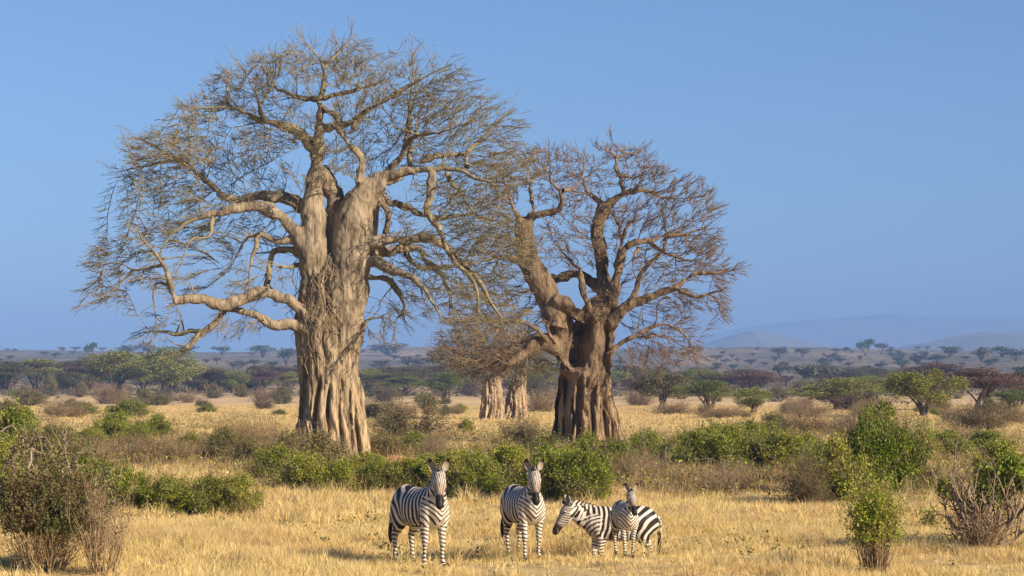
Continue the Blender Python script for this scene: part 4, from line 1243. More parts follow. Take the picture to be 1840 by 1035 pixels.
# ---------------------------------------------------------------- acacias and other plain trees
def tree_kit(kind, seed):
    r = np.random.default_rng(seed)
    parts = []
    if kind in ('flat', 'flatpurple', 'flatgreen'):
        # several leaning stems carrying flat tiers of fine foliage
        nst = 9
        a = r.uniform(0, 6.283, nst); q = r.uniform(0.12, 0.42, nst)
        tips = np.column_stack([np.cos(a) * q, np.sin(a) * q, r.uniform(0.60, 0.86, nst)])
        b0 = r.normal(size=(nst, 3)) * np.array([.03, .03, 0])
        mid = (b0 + tips) / 2 * np.array([0.7, 0.7, 1.0]) + r.normal(size=(nst, 3)) * .02
        S = [(b0, mid, np.full(nst, .017), np.full(nst, .012)), (mid, tips, np.full(nst, .012), np.full(nst, .006))]
        ni = r.integers(0, nst, 90)
        e = tips[ni] + r.normal(size=(90, 3)) * np.array([.13, .13, .05])
        S.append((mid[ni] * .4 + tips[ni] * .6, e, np.full(90, .006), np.full(90, .002)))
        seg = [np.concatenate([s[i] for s in S]) for i in range(4)]
        TV, TQ = segs(*seg, 5)
        nt = 22
        a = r.uniform(0, 6.283, nt); q = r.uniform(0.0, 0.36, nt)
        tc = np.column_stack([np.cos(a) * q, np.sin(a) * q, 0.93 - q * r.uniform(0.3, 0.9, nt) - r.uniform(0, 1, nt) ** 1.5 * .26])
        tr = r.uniform(0.14, 0.26, nt)
        n = 15000
        ids = r.integers(0, nt, n)
        th = r.uniform(0, 6.283, n); rr = np.sqrt(r.uniform(0, 1, n))
        P = tc[ids] + np.column_stack([np.cos(th) * rr * tr[ids], np.sin(th) * rr * tr[ids], (1 - rr ** 2) * .07 - r.uniform(0, 1, n) ** 1.5 * .085 + r.normal(size=n) * .012])
        LV, LQ = leaves(P, .0135, 1.5, 1.2, r)
        mt = {'flat': 'acdark', 'flatpurple': 'acpurple', 'flatgreen': 'acgreen'}[kind]
        parts = [('trunk', mesh('acacia_trunk', TV, TQ), M['trunk']), ('crown', mesh('acacia_crown', LV, LQ), M[mt])]
    elif kind in ('round', 'roundgreen', 'dark'):
        nst = 6
        a = r.uniform(0, 6.283, nst); q = r.uniform(0.08, 0.28, nst)
        tips = np.column_stack([np.cos(a) * q, np.sin(a) * q, r.uniform(0.5, 0.8, nst)])
        b0 = r.normal(size=(nst, 3)) * np.array([.03, .03, 0])
        mid = (b0 + tips) / 2 * np.array([0.6, 0.6, 0.9])
        S = [(b0, mid, np.full(nst, .02), np.full(nst, .014)), (mid, tips, np.full(nst, .014), np.full(nst, .006))]
        seg = [np.concatenate([s[i] for s in S]) for i in range(4)]
        TV, TQ = segs(*seg, 5)
        nb = 34
        v = nrm(r.normal(size=(nb, 3))) * r.uniform(.55, 1, (nb, 1))
        bc = v * np.array([.36, .36, .30]) + np.array([0, 0, .60])
        br = r.uniform(.09, .17, nb)
        n = 15000
        ids = r.integers(0, nb, n)
        u = nrm(r.normal(size=(n, 3))) * (r.uniform(.3, 1, n) ** .5)[:, None]
        P = bc[ids] + u * br[ids][:, None]
        P = P[P[:, 2] > .16]
        LV, LQ = leaves(P, .016, 1.4, .5, r)
        mt = {'round': 'roundleaf', 'roundgreen': 'acgreen', 'dark': 'acdark'}[kind]
        parts = [('trunk', mesh('tree_trunk', TV, TQ), M['trunk']), ('crown', mesh('tree_crown', LV, LQ), M[mt])]
    elif kind in ('bare', 'barepurple'):
        S, tips = stems(r, 12, 1.1, 1.1, 4, .02, (3, 5), .03, .2)
        TV, TQ = segs(*S, 3)
        n = 9000
        P = tips[r.integers(0, len(tips), n)] + r.normal(size=(n, 3)) * .035
        LV, LQ = leaves(P, .012, 2.2, .3, r)
        parts = [('trunk', mesh('tree_trunk', TV, TQ), M['trunk']), ('crown', mesh('tree_crown', LV, LQ), M['acpurple' if kind == 'barepurple' else 'acdark'])]
    return fit(parts)

for kd, cnt in (('flat', 3), ('flatpurple', 2), ('flatgreen', 3), ('round', 2), ('roundgreen', 2), ('dark', 2), ('bare', 2), ('barepurple', 2)):
    KIT[kd] = [tree_kit(kd, 300 + 11 * i + len(kd)) for i in range(cnt)]

def tree_far(px, py, wpx, top, kit, label, group=None, name='acacia_tree', seed=None):
    g = gp(px, py); m = g[1] / F
    k = _cnt.get(kit, 0); _cnt[kit] = k + 1
    return put_kit(name, kit, k, g, wpx * m, (py - top) * m, label, 'tree', group, int(px * 3 + py * 5 + wpx), depth=wpx * m)
# ---------------------------------------------------------------- the acacia belt and single trees on the plain
AC = 'acacias and bush trees on the middle plain'
for a in [
    (18, 702, 100, 650, 'flat', 'dark flat-topped acacia at the left edge of the plain'),
    (70, 700, 120, 646, 'flatgreen', 'wide green flat-topped acacia near the left edge, tier above the dark ones'),
    (128, 697, 105, 650, 'flat', 'flat-topped acacia third from the left edge of the plain'),
    (165, 700, 90, 648, 'flatpurple', 'purple-brown leafless acacia just left of the round yellow-green tree'),
    (215, 708, 122, 632, 'round', 'round yellow-green tree left of the red-trunked one, under the low baobab bough'),
    (303, 710, 122, 626, 'roundgreen', 'tall green tree right of the yellow-green one, under the low baobab bough'),
    (378, 706, 66, 662, 'flatpurple', 'purple leafless acacia right of the tall dark green tree'),
    (420, 706, 50, 666, 'roundgreen', 'small bright green tree between two purple acacias left of the tallest baobab'),
    (470, 704, 78, 664, 'flatpurple', 'wide purple-brown acacia left of the tallest baobab trunk'),
    (522, 706, 40, 668, 'flatgreen', 'green acacia partly hidden behind the tallest baobab trunk on its left'),
    (662, 706, 80, 664, 'flatgreen', 'green flat-topped acacia touching the right side of the tallest baobab trunk'),
    (728, 712, 110, 678, 'flatgreen', 'green tiered acacia between the tallest baobab and the far baobab pair'),
    (700, 707, 90, 672, 'flat', 'dark acacia behind the green tiered one right of the tallest baobab'),
    (800, 716, 84, 668, 'roundgreen', 'green tree just left of the far baobab pair'),
    (842, 712, 60, 672, 'barepurple', 'bare purplish tree directly behind the left far baobab'),
    (972, 716, 64, 656, 'flatgreen', 'green acacia seen between the far baobab pair and the second large baobab'),
    (960, 722, 70, 684, 'flat', 'dark low acacia right of the far baobab pair'),
    (1138, 718, 60, 680, 'flatpurple', 'purple acacia just right of the second large baobab trunk'),
    (1190, 738, 96, 668, 'dark', 'grey-green acacia with several stems right of the second large baobab'),
    (1258, 712, 100, 664, 'flatgreen', 'yellow-green flat acacia behind the one with dark parallel stems'),
    (1345, 712, 112, 664, 'flatpurple', 'wide purple umbrella acacia on the plain between second baobab and right edge'),
    (1272, 742, 112, 684, 'flatgreen', 'umbrella acacia with dark shaded side and a stand of parallel stems'),
    (1352, 744, 72, 697, 'roundgreen', 'low bluish green tree beside the umbrella acacia with parallel stems'),
    (1400, 722, 60, 678, 'bare', 'thin bare grey tree on the plain right of the purple umbrella acacia'),
    (1508, 738, 160, 680, 'roundgreen', 'broad green dome-shaped tree with dark left side in the right third'),
    (1560, 715, 120, 676, 'flatgreen', 'green flat crown showing behind the broad dome-shaped tree'),
    (1548, 740, 92, 696, 'barepurple', 'purple-brown twiggy tree in front of the broad green dome-shaped tree'),
    (1660, 750, 122, 666, 'round', 'big rounded olive-green tree in the right third of the plain'),
    (1682, 706, 112, 652, 'flatpurple', 'dark purple flat crown behind the big rounded olive-green tree'),
    (1765, 738, 140, 662, 'flatpurple', 'broad purple-brown acacia right of the big rounded olive-green tree'),
    (1815, 742, 84, 700, 'flatgreen', 'low green acacia by the right edge below the purple-brown crown'),
    (1838, 728, 60, 668, 'dark', 'dark tree cut off by the right edge of the picture'),
    (735, 790, 120, 706, 'bare', 'small dark bushy tree with crooked bare branches right of the tallest baobab'),
]:
    tree_far(*a[:5], a[5], group=AC if a[0] != 735 else None, name='acacia_tree' if 'acacia' in a[5] else 'tree')

# small trees and bushes of the middle distance
MB = 'small bushes scattered on the middle plain'
for a in [
    (58, 730, 62, 28, 'olive', 'low dark green bush on the golden plain at far left'),
    (42, 716, 22, 22, 'olive', 'small upright green bush behind the low dark one at far left'),
    (90, 712, 30, 36, 'olive', 'little green tree with reddish stem on the left plain'),
    (10, 700, 34, 34, 'dry', 'greyish leafless bush at the left edge of the plain'),
    (146, 714, 26, 26, 'olive', 'pale green little tree on a thin dark stem on the left plain'),
    (195, 726, 60, 40, 'dry', 'greyish brown bush below the round yellow-green tree'),
    (262, 728, 40, 30, 'olive', 'rounded blue-green bush below the red-trunked tree'),
    (290, 724, 44, 26, 'thicket', 'dark low bush right of the rounded blue-green bush'),
    (338, 724, 36, 22, 'dry', 'small brownish bush on the plain below the purple acacia'),
    (384, 716, 30, 26, 'olive', 'small blue-green bush under the purple acacia'),
    (434, 714, 28, 22, 'olive', 'small dark green bush left of the tallest baobab, far out'),
    (470, 722, 40, 26, 'dry', 'tan bush left of the tallest baobab, far out'),
    (506, 726, 40, 32, 'olive', 'olive bush close to the left edge of the tallest baobab trunk, far out'),
    (690, 722, 60, 34, 'thicket', 'dark low bush behind the crooked small tree'),
    (770, 738, 40, 28, 'olive', 'yellow-green bush left of the far baobab pair'),
    (800, 748, 22, 20, 'olive', 'small dark green bush left of the far baobab pair on the yellow grass'),
    (826, 744, 24, 18, 'leafy', 'small green bush next to the left far baobab'),
    (838, 778, 30, 24, 'leafy', 'single green bush on the yellow grass below the far baobab pair'),
    (975, 742, 60, 44, 'dry', 'pinkish dry bush between the right far baobab and the second large baobab'),
    (1150, 730, 60, 32, 'dry', 'brown brush at the foot of the grey-green acacia'),
    (1210, 746, 80, 26, 'dry', 'low brown brush on the plain right of the second large baobab'),
    (1300, 752, 90, 24, 'dry', 'low orange-brown brush below the umbrella acacia'),
    (1440, 705, 36, 20, 'olive', 'small bush on the pinkish rise in the right half'),
    (1450, 752, 90, 30, 'dry', 'brown brush in front of the broad dome-shaped tree'),
    (1570, 752, 90, 30, 'dry', 'reddish brush right of the broad dome-shaped tree'),
    (1755, 775, 112, 52, 'thicket', 'large rounded purple-brown leafless bush at right'),
    (1712, 758, 50, 30, 'dry', 'dry brush below the big rounded olive-green tree'),
    (1825, 762, 60, 36, 'dry', 'dry brush at the right edge of the plain'),
    (1452, 782, 120, 46, 'dry', 'brownish thicket behind the long green shrubs on the right'),
    (1530, 790, 90, 60, 'twiggy', 'twiggy pale brown bush behind the big green bush on the right'),
    (1390, 780, 80, 36, 'olive', 'olive brown bush behind the long green shrub'),
]:
    shrub(*a[:5], a[5], MB)

# ---------------------------------------------------------------- shrubs of the near and middle ground
SB = 'shrubs around the baobab feet and behind the zebras'
for a in [
    # left side, middle ground
    (210, 800, 84, 56, 'leafy', 'dark green rounded bush on the left, on the golden grass'),
    (245, 802, 56, 44, 'leafy', 'green bush leaning against the right side of the dark rounded one'),
    (165, 805, 60, 36, 'leafy', 'small green shrub left of the dark green rounded bush'),
    (118, 790, 34, 22, 'leafy', 'tiny green shrub alone on the golden grass at left'),
    (285, 790, 50, 44, 'leafy', 'light green loose shrub right of the dark green rounded bush'),
    (205, 830, 80, 40, 'dry', 'tan dry bush in front of the dark green rounded bush'),
    (262, 835, 90, 52, 'dry', 'pinkish dry bush in the left middle ground'),
    (318, 836, 70, 50, 'dry', 'straw-coloured dry bush in the left middle ground'),
    (345, 815, 60, 34, 'leafy', 'small green shrub between dry bushes left of the tallest baobab'),
    (372, 834, 80, 44, 'dry', 'reddish dry bush left of the tallest baobab'),
    (400, 836, 80, 66, 'olive', 'olive green bush left of the tallest baobab'),
    (445, 815, 80, 60, 'dry', 'tall greyish twig bush left of the tallest baobab trunk'),
    (450, 846, 90, 56, 'olive', 'olive bush in front of the greyish twig bush'),
    (500, 838, 80, 84, 'dry', 'tall dry brush touching the left foot of the tallest baobab'),
    (515, 852, 90, 72, 'olive', 'olive brush at the left foot of the tallest baobab'),
    (570, 862, 110, 84, 'olive', 'thin olive brush in front of the tallest baobab trunk'),
    (610, 858, 70, 76, 'twiggy', 'pale twig bush in front of the tallest baobab trunk'),
    (495, 872, 100, 70, 'leafy', 'green shrub below the left foot of the tallest baobab'),
    (550, 882, 110, 66, 'leafy', 'bright green shrub below the tallest baobab trunk'),
    (612, 886, 90, 56, 'leafy', 'green shrub at the right end of the row below the tallest baobab'),
    (690, 822, 90, 44, 'olive', 'yellowish shrub right of the tallest baobab foot'),
    (745, 818, 90, 40, 'leafy', 'green shrub behind the leftmost zebra, near the crooked small tree'),
    (785, 828, 80, 52, 'twiggy', 'pale bare twig bush above the leftmost zebra'),
    (680, 888, 80, 60, 'leafy', 'green shrub just left of the leftmost zebra'),
    (735, 890, 90, 64, 'leafy', 'dense green shrub directly behind the leftmost zebra'),
    (800, 892, 100, 76, 'leafy', 'tall green shrub right of the leftmost zebra head'),
    (862, 896, 100, 80, 'leafy', 'green shrub between the two facing zebras'),
    (915, 890, 110, 90, 'leafy', 'tall green shrub behind the second zebra'),
    (985, 900, 110, 96, 'leafy', 'tall leafy shrub right of the second zebra'),
    (1050, 902, 110, 90, 'leafy', 'green shrub behind the head of the side-on zebra'),
    (940, 818, 90, 76, 'thicket', 'dark brown tall bush below the far baobab pair'),
    (905, 830, 60, 40, 'dry', 'pale dry bush left of the dark brown tall bush'),
    (985, 834, 90, 52, 'olive', 'grey-green bush at the left foot of the second large baobab'),
    (1050, 840, 80, 60, 'leafy', 'bright green bush in front of the second large baobab trunk'),
    (1100, 845, 80, 54, 'olive', 'olive bush at the right foot of the second large baobab'),
    (1160, 836, 90, 60, 'leafy', 'green bush just right of the second large baobab foot'),
    (1120, 872, 80, 56, 'dry', 'dry twig bush above the young zebra'),
    (1185, 880, 100, 60, 'dry', 'straw-coloured brush right of the zebras'),
    (1205, 850, 80, 40, 'twiggy', 'bare pale twigs under the green bush right of the second baobab'),
    (1255, 850, 110, 74, 'leafy', 'long green shrub in the right middle ground, left part'),
    (1320, 852, 120, 84, 'leafy', 'tall part of the long green shrub in the right middle ground'),
    (1385, 850, 110, 76, 'leafy', 'long green shrub in the right middle ground, right part'),
    (1440, 836, 90, 56, 'leafy', 'pale green end of the long shrub beside the big bush'),
    (1250, 878, 90, 40, 'dry', 'dry brush below the left part of the long green shrub'),
    (1310, 884, 110, 40, 'dry', 'dry brown brush below the tall part of the long green shrub'),
    (1370, 874, 100, 40, 'dry', 'brown brush below the right part of the long green shrub'),
    (655, 868, 90, 52, 'leafy', 'green shrub at the right foot of the tallest baobab, before the soil mound'),
    (770, 862, 90, 46, 'leafy', 'green shrub in the back row above the leftmost zebra'),
    (838, 864, 96, 54, 'leafy', 'green shrub in the back row between the two facing zebras'),
    (905, 858, 90, 44, 'leafy', 'green shrub in the back row left of the second zebra head'),
    (1018, 868, 100, 62, 'leafy', 'green shrub in the back row below the second large baobab'),
    (1110, 858, 90, 60, 'leafy', 'green shrub in the back row at the right foot of the second large baobab'),
    (1222, 846, 100, 66, 'leafy', 'green shrub in the back row left of the long shrub'),
    (1288, 842, 110, 78, 'leafy', 'upper back part of the long green shrub, left half'),
    (1352, 842, 112, 80, 'leafy', 'upper back part of the long green shrub, right half'),
    (1418, 852, 100, 70, 'leafy', 'green shrub filling the gap before the dark narrow twig bush'),
    # right
    (1450, 908, 78, 104, 'thicket', 'dark narrow twig bush fanning up from its base, left of the big bush'),
    (1505, 904, 110, 112, 'leafy', 'olive-green half of the big bush on its left side'),
    (1585, 896, 160, 160, 'lush', 'biggest bright green bush on the right, with dark hollow base'),
    (1560, 902, 70, 44, 'twiggy', 'dry stems under the biggest bright green bush'),
    (1575, 875, 100, 130, 'lush', 'dark inner part of the biggest bush, on its left'),
    (1640, 896, 90, 66, 'olive', 'pale twiggy shrub at the right foot of the biggest bush'),
    (1680, 892, 80, 44, 'olive', 'low olive shrub between the biggest bush and the grey woody shrub'),
    (1660, 830, 60, 60, 'leafy', 'green bush behind the bare sapling at right'),
    (1705, 826, 90, 50, 'leafy', 'green bush right of the bare sapling'),
    (1770, 824, 100, 48, 'leafy', 'low green bush farther right in front of the purple-brown one'),
    (1745, 800, 60, 34, 'dry', 'pale grassy bush above the low green bush at right'),
    # left foreground row
    (235, 918, 100, 76, 'leafy', 'green shrub left in the foreground row'),
    (305, 922, 110, 62, 'leafy', 'green shrub second in the foreground row'),
    (375, 925, 110, 66, 'leafy', 'green shrub third in the foreground row'),
    (432, 928, 84, 70, 'leafy', 'glossy green shrub at the right end of the foreground row'),
    (165, 905, 110, 90, 'leafy', 'green shrub behind the big left foreground bush'),
    (30, 840, 110, 110, 'leafy', 'bright green bush at the left edge behind the dead branches'),
    (100, 850, 110, 84, 'olive', 'olive bush behind the dead branches at left'),
    (150, 850, 100, 60, 'dry', 'tan brush behind the dead branches at left'),
    (10, 900, 90, 110, 'leafy', 'green foliage at the very left edge in the foreground'),
    (1800, 880, 110, 84, 'leafy', 'green bush behind the grey woody shrub at the right edge'),
]:
    shrub(*a[:5], a[5], SB)

# ---------------------------------------------------------------- single shrubs of the foreground
def custom_shrub(name, label, px, py, wpx, hpx, seed, stem_args, leaf_n, leaf_size, leaf_mat_, stem_mat, leaf_zone=(0.3, 1.0), blobs=None, grp=None, tipn=0):
    r = np.random.default_rng(seed)
    g = gp(px, py); m = g[1] / F
    root = empty(name, g, label, 'shrub', grp)
    H = hpx * m; W = wpx * m
    S, tips = stems(r, **stem_args)
    allp = np.concatenate([S[0], S[1]])
    w = np.percentile(np.abs(allp[:, 0]), 98) * 2; h = np.percentile(allp[:, 2], 99)
    sc = np.array([W / w, W / w, H / h])
    P0, P1 = S[0] * sc, S[1] * sc
    V, Q = segs(P0, P1, S[2] * H, S[3] * H, 5)
    link('stems', mesh(name + '_stems', V, Q), stem_mat, root)
    tips = tips * sc
    if blobs:
        ps = []
        for (bx, bz, bw, bh, bn) in blobs:          # in photo pixels relative to the base
            u = nrm(r.normal(size=(bn, 3))) * (r.uniform(0.2, 1, bn) ** 0.5)[:, None]
            # leaves hang on small clumps inside the blob
            cl = nrm(r.normal(size=(24, 3))) * (r.uniform(0.2, 1, 24) ** 0.5)[:, None]
            u = cl[r.integers(0, 24, bn)] + r.normal(size=(bn, 3)) * 0.17
            ps.append(np.column_stack([(bx + u[:, 0] * bw) * m, u[:, 1] * bw * m * 0.9, (bz + u[:, 2] * bh) * m]))
        P = np.concatenate(ps)
    else:
        t = tips[(tips[:, 2] > H * leaf_zone[0]) & (tips[:, 2] < H * leaf_zone[1])]
        P = t[r.integers(0, len(t), leaf_n)] + r.normal(size=(leaf_n, 3)) * 0.05
    if tipn:
        t = tips[tips[:, 2] > H * leaf_zone[0]]
        k_ = 9
        i_ = r.integers(0, len(t), tipn // k_)
        dv = nrm(r.normal(size=(len(i_), 3)) * .5 + np.array([0, 0, 1.])) * r.uniform(.10, .42, (len(i_), 1))
        P = np.concatenate([P, (t[i_][:, None] + dv[:, None] * r.uniform(-.3, 1, (len(i_), k_, 1)) + r.normal(size=(len(i_), k_, 3)) * .012).reshape(-1, 3)])
    P = P[P[:, 2] > 0.02]
    V, Q = leaves(P, leaf_size, 1.9, 0.3, r)
    link('foliage', mesh(name + '_foliage', V, Q), leaf_mat_, root)
    return root

# big dark bush at the lower left
custom_shrub('shrub', 'large dark olive bush with tan stems filling the lower left corner', 84, 1028, 195, 176, 5,
             dict(n=80, height=1.0, spread=0.75, levels=3, r0=0.0065, kids=(2, 4), base=0.16, wig=0.16), 0, 0.030, M['darkolive'], M['dry'],
             blobs=[(-40, 125, 50, 50, 3000), (20, 115, 62, 50, 4000), (-10, 150, 75, 26, 2000)], leaf_zone=(.4, 1), tipn=17000)
custom_shrub('shrub', 'bare reddish stems fanning out at the right side of the lower left bush', 185, 1034, 110, 170, 6,
             dict(n=34, height=1.0, spread=0.45, levels=3, r0=0.008, kids=(2, 4), base=0.12, wig=0.12), 300, 0.03, M['dryleaf'], M['dry'])
custom_shrub('dead_shrub', 'tangle of grey dead branches behind the large lower left bush', 85, 950, 290, 175, 8,
             dict(n=17, height=1.0, spread=1.5, levels=4, r0=0.036, kids=(2, 3), base=0.25, wig=0.34), 900, 0.04, M['green'], M['grey'])
# narrow feathery bush at the bottom right of centre
custom_shrub('shrub', 'narrow feathery green bush with straw base at the bottom, right of centre', 1572, 1040, 80, 150, 9,
             dict(n=120, height=1.0, spread=0.24, levels=2, r0=0.006, kids=(2, 4), base=0.20, wig=0.09), 0, 0.023, M['green'], M['dry'],
             blobs=[(-18, 108, 13, 30, 1500), (24, 116, 13, 30, 1700)], leaf_zone=(.38, 1), tipn=11000)
# grey woody shrub at the right
custom_shrub('woody_shrub', 'grey woody shrub with thick crooked branches and a few green leaves at right', 1762, 986, 170, 165, 12,
             dict(n=34, height=1.0, spread=0.95, levels=4, r0=0.026, kids=(2, 3), base=0.14, wig=0.22), 0, 0.045, M['green'], M['grey'],
             blobs=[(10, 120, 20, 30, 500), (55, 140, 34, 26, 1300), (-60, 110, 14, 16, 250), (85, 120, 24, 26, 800), (-10, 80, 20, 20, 150), (40, 100, 30, 30, 500)])
custom_shrub('dry_shrub', 'straw-coloured stems at the foot of the grey woody shrub', 1758, 990, 110, 76, 13,
             dict(n=90, height=1.0, spread=0.5, levels=2, r0=0.012, kids=(2, 3), base=0.22, wig=0.14), 200, 0.03, M['dryleaf'], M['dry'])
custom_shrub('shrub', 'little bare plant with a few green leaves left of the grey woody shrub', 1672, 958, 34, 46, 14,
             dict(n=6, height=1.0, spread=0.5, levels=3, r0=0.02, kids=(2, 3), base=0.03, wig=0.2), 260, 0.04, M['green'], M['grey'])
custom_shrub('sapling', 'thin bare leafless sapling standing right of the biggest green bush', 1664, 850, 60, 90, 15,
             dict(n=3, height=1.0, spread=0.5, levels=4, r0=0.028, kids=(3, 4), base=0.02, wig=0.2), 40, 0.03, M['dryleaf'], M['dry'])
custom_shrub('dry_shrub', 'pale leafless shrub with curved stems in front of the right dry brush', 1300, 892, 110, 80, 16,
             dict(n=26, height=1.0, spread=1.0, levels=4, r0=0.014, kids=(2, 3), base=0.3, wig=0.3), 200, 0.03, M['dryleaf'], M['grey'])
custom_shrub('dry_shrub', 'pale leafless shrub with curved stems above the young zebra', 1165, 872, 120, 90, 17,
             dict(n=26, height=1.0, spread=1.0, levels=4, r0=0.014, kids=(2, 3), base=0.3, wig=0.3), 200, 0.03, M['dryleaf'], M['grey'])

# termite-red soil mound right of the tallest baobab
def mound():
    g = gp(712, 832)
    th = np.linspace(0, 2 * np.pi, 48, endpoint=False); rr = np.linspace(0, 1, 14)
    r = np.random.default_rng(3)
    nz = 1 + 0.18 * np.interp(th, np.linspace(0, 2 * np.pi, 13), np.r_[(q := r.normal(size=12)), q[:1]])
    V = [[math.cos(t) * s * 1.35 * n, math.sin(t) * s * 0.9 * n, 0.30 * math.cos(s * math.pi / 2) ** 1.4 + 0.02 * r.normal() * (1 - s) - 0.05 * s] for s in rr for t, n in zip(th, nz)]
    i = np.arange(48); j = (i + 1) % 48
    Q = np.concatenate([np.stack([s * 48 + i, s * 48 + j, (s + 1) * 48 + j, (s + 1) * 48 + i], 1) for s in range(13)])
    o = link('soil_mound', mesh('soil_mound', V, Q, True), M['soil'])
    o.location = g
    tag(o, 'low mound of bare reddish soil right of the tallest baobab foot', 'mound')
mound()

# ---------------------------------------------------------------- trees of the far slope
def far_kit(seed, mt, n=420, flat=0.6):
    r = np.random.default_rng(seed)
    nb = 9
    bc = nrm(r.normal(size=(nb, 3))) * r.uniform(.3, 1, (nb, 1)) * np.array([.34, .34, .22]) + np.array([0, 0, .62])
    P = bc[r.integers(0, nb, n)] + r.normal(size=(n, 3)) * np.array([.09, .09, .06])
    LV, LQ = leaves(P, .075, 1.2, .5, r)
    tips = bc[:6]
    b0 = np.zeros((6, 3)) + r.normal(size=(6, 3)) * np.array([.02, .02, 0])
    TV, TQ = segs(b0, tips, np.full(6, .025), np.full(6, .008), 4)
    return fit([('trunk', mesh('far_trunk', TV, TQ), M['trunk']), ('crown', mesh('far_crown', LV, LQ), M[mt])])
KIT['fartree'] = [far_kit(500 + i, 'farleaf') for i in range(4)]
KIT['fargreen'] = [far_kit(520 + i, 'fargreen') for i in range(3)]

for a in [
    (163, 646, 26, 615, 'fargreen', 'tall hazy tree standing above the skyline at far left'),
    (225, 644, 34, 620, 'fargreen', 'hazy tree group top left of the red-trunked tree'),
    (260, 646, 34, 614, 'fartree', 'pale bare hazy tree on the skyline above the round yellow-green tree'),
    (330, 642, 50, 622, 'fargreen', 'hazy tree on the skyline right of the hanging bough tip'),
    (400, 640, 36, 622, 'fartree', 'purplish hazy tree on the skyline left of the tallest baobab'),
    (470, 642, 50, 620, 'fargreen', 'wide hazy tree on the skyline near the tallest baobab trunk'),
    (516, 656, 34, 625, 'fargreen', 'blue-green tree on the slope touching the tallest baobab trunk'),
    (700, 640, 52, 616, 'fartree', 'rounded purplish tree on the skyline right of the tallest baobab'),
    (740, 664, 46, 640, 'fartree', 'dark hazy tree on the slope right of the tallest baobab'),
    (680, 664, 34, 652, 'fartree', 'small flat hazy tree on the slope right of the tallest baobab'),
    (1318, 666, 20, 654, 'fargreen', 'small round blue-green tree on the slope above the purple umbrella acacia'),
    (1401, 644, 32, 624, 'fartree', 'rounded purple tree on the skyline in the right half'),
    (1442, 642, 24, 625, 'fartree', 'small dark tree right of the rounded purple skyline tree'),
    (1402, 676, 30, 655, 'fartree', 'flat-topped small tree alone on the slope in the right half'),
    (1495, 652, 32, 634, 'fartree', 'dark rounded tree on the slope left of the tall green skyline tree'),
    (1556, 640, 36, 609, 'fargreen', 'tall green tree rising above the skyline in the right third'),
    (1584, 636, 24, 616, 'fartree', 'purplish tree right of the tall green skyline tree'),
    (1650, 656, 36, 637, 'fartree', 'dark twin-crowned tree on the slope at right'),
    (1685, 654, 34, 637, 'fargreen', 'green twin of the dark crown on the slope at right'),
    (1708, 644, 36, 622, 'fargreen', 'broad green hazy tree on the skyline at right'),
    (1765, 652, 32, 624, 'fartree', 'tall purplish tree on the skyline near the right edge'),
    (1800, 642, 40, 622, 'fargreen', 'light green hazy tree on the skyline near the right edge'),
    (1826, 650, 34, 626, 'fartree', 'dark tree on the skyline at the right edge'),
    (1540, 690, 40, 668, 'fartree', 'grey tree on the slope above the broad dome-shaped tree'),
    (1450, 692, 40, 655, 'fartree', 'dark tall thin tree on the slope in the right half'),
    (1500, 694, 36, 662, 'fartree', 'leafless purplish tree on the slope left of the dome-shaped tree'),
]:
    tree_far(*a[:5], a[5], group='named trees on the far slope', name='tree')

# the many small look-alike trees dotting the slope
_r = np.random.default_rng(77)
n = 0
cand = []
while len(cand) < 250:
    y = 628 + 72 * _r.uniform(0, 1) ** 1.15
    x = _r.uniform(-40, 1880)
    if 640 < y < 705 and (1430 < x < 1480 and y > 690): continue
    cand.append((x, y))
cand.sort(key=lambda c: c[1])
for x, y in cand:
    g = gp(x, y)
    hgt = _r.uniform(3.2, 6.5) * (1.0 if g[1] > 1200 else .85)
    kd = 'fartree' if _r.uniform() < .72 else 'fargreen'
    k = _cnt.get(kd, 0); _cnt[kd] = k + 1
    zone = 'left of both big baobabs' if x < 530 else 'between the big baobabs' if x < 1000 else 'right of both big baobabs' if x < 1450 else 'near the right edge'
    lev = 'on the skyline' if y < 636 else 'high on the slope' if y < 655 else 'halfway down the slope' if y < 678 else 'at the slope foot'
    o = put_kit('far_tree', kd, k, g, hgt * _r.uniform(1.2, 2.1), hgt, 'small %s tree %s, %s' % ('grey-brown' if kd == 'fartree' else 'dull green', lev, zone), 'tree', 'small trees on the far slope', int(x * 3 + y))
    n += 1

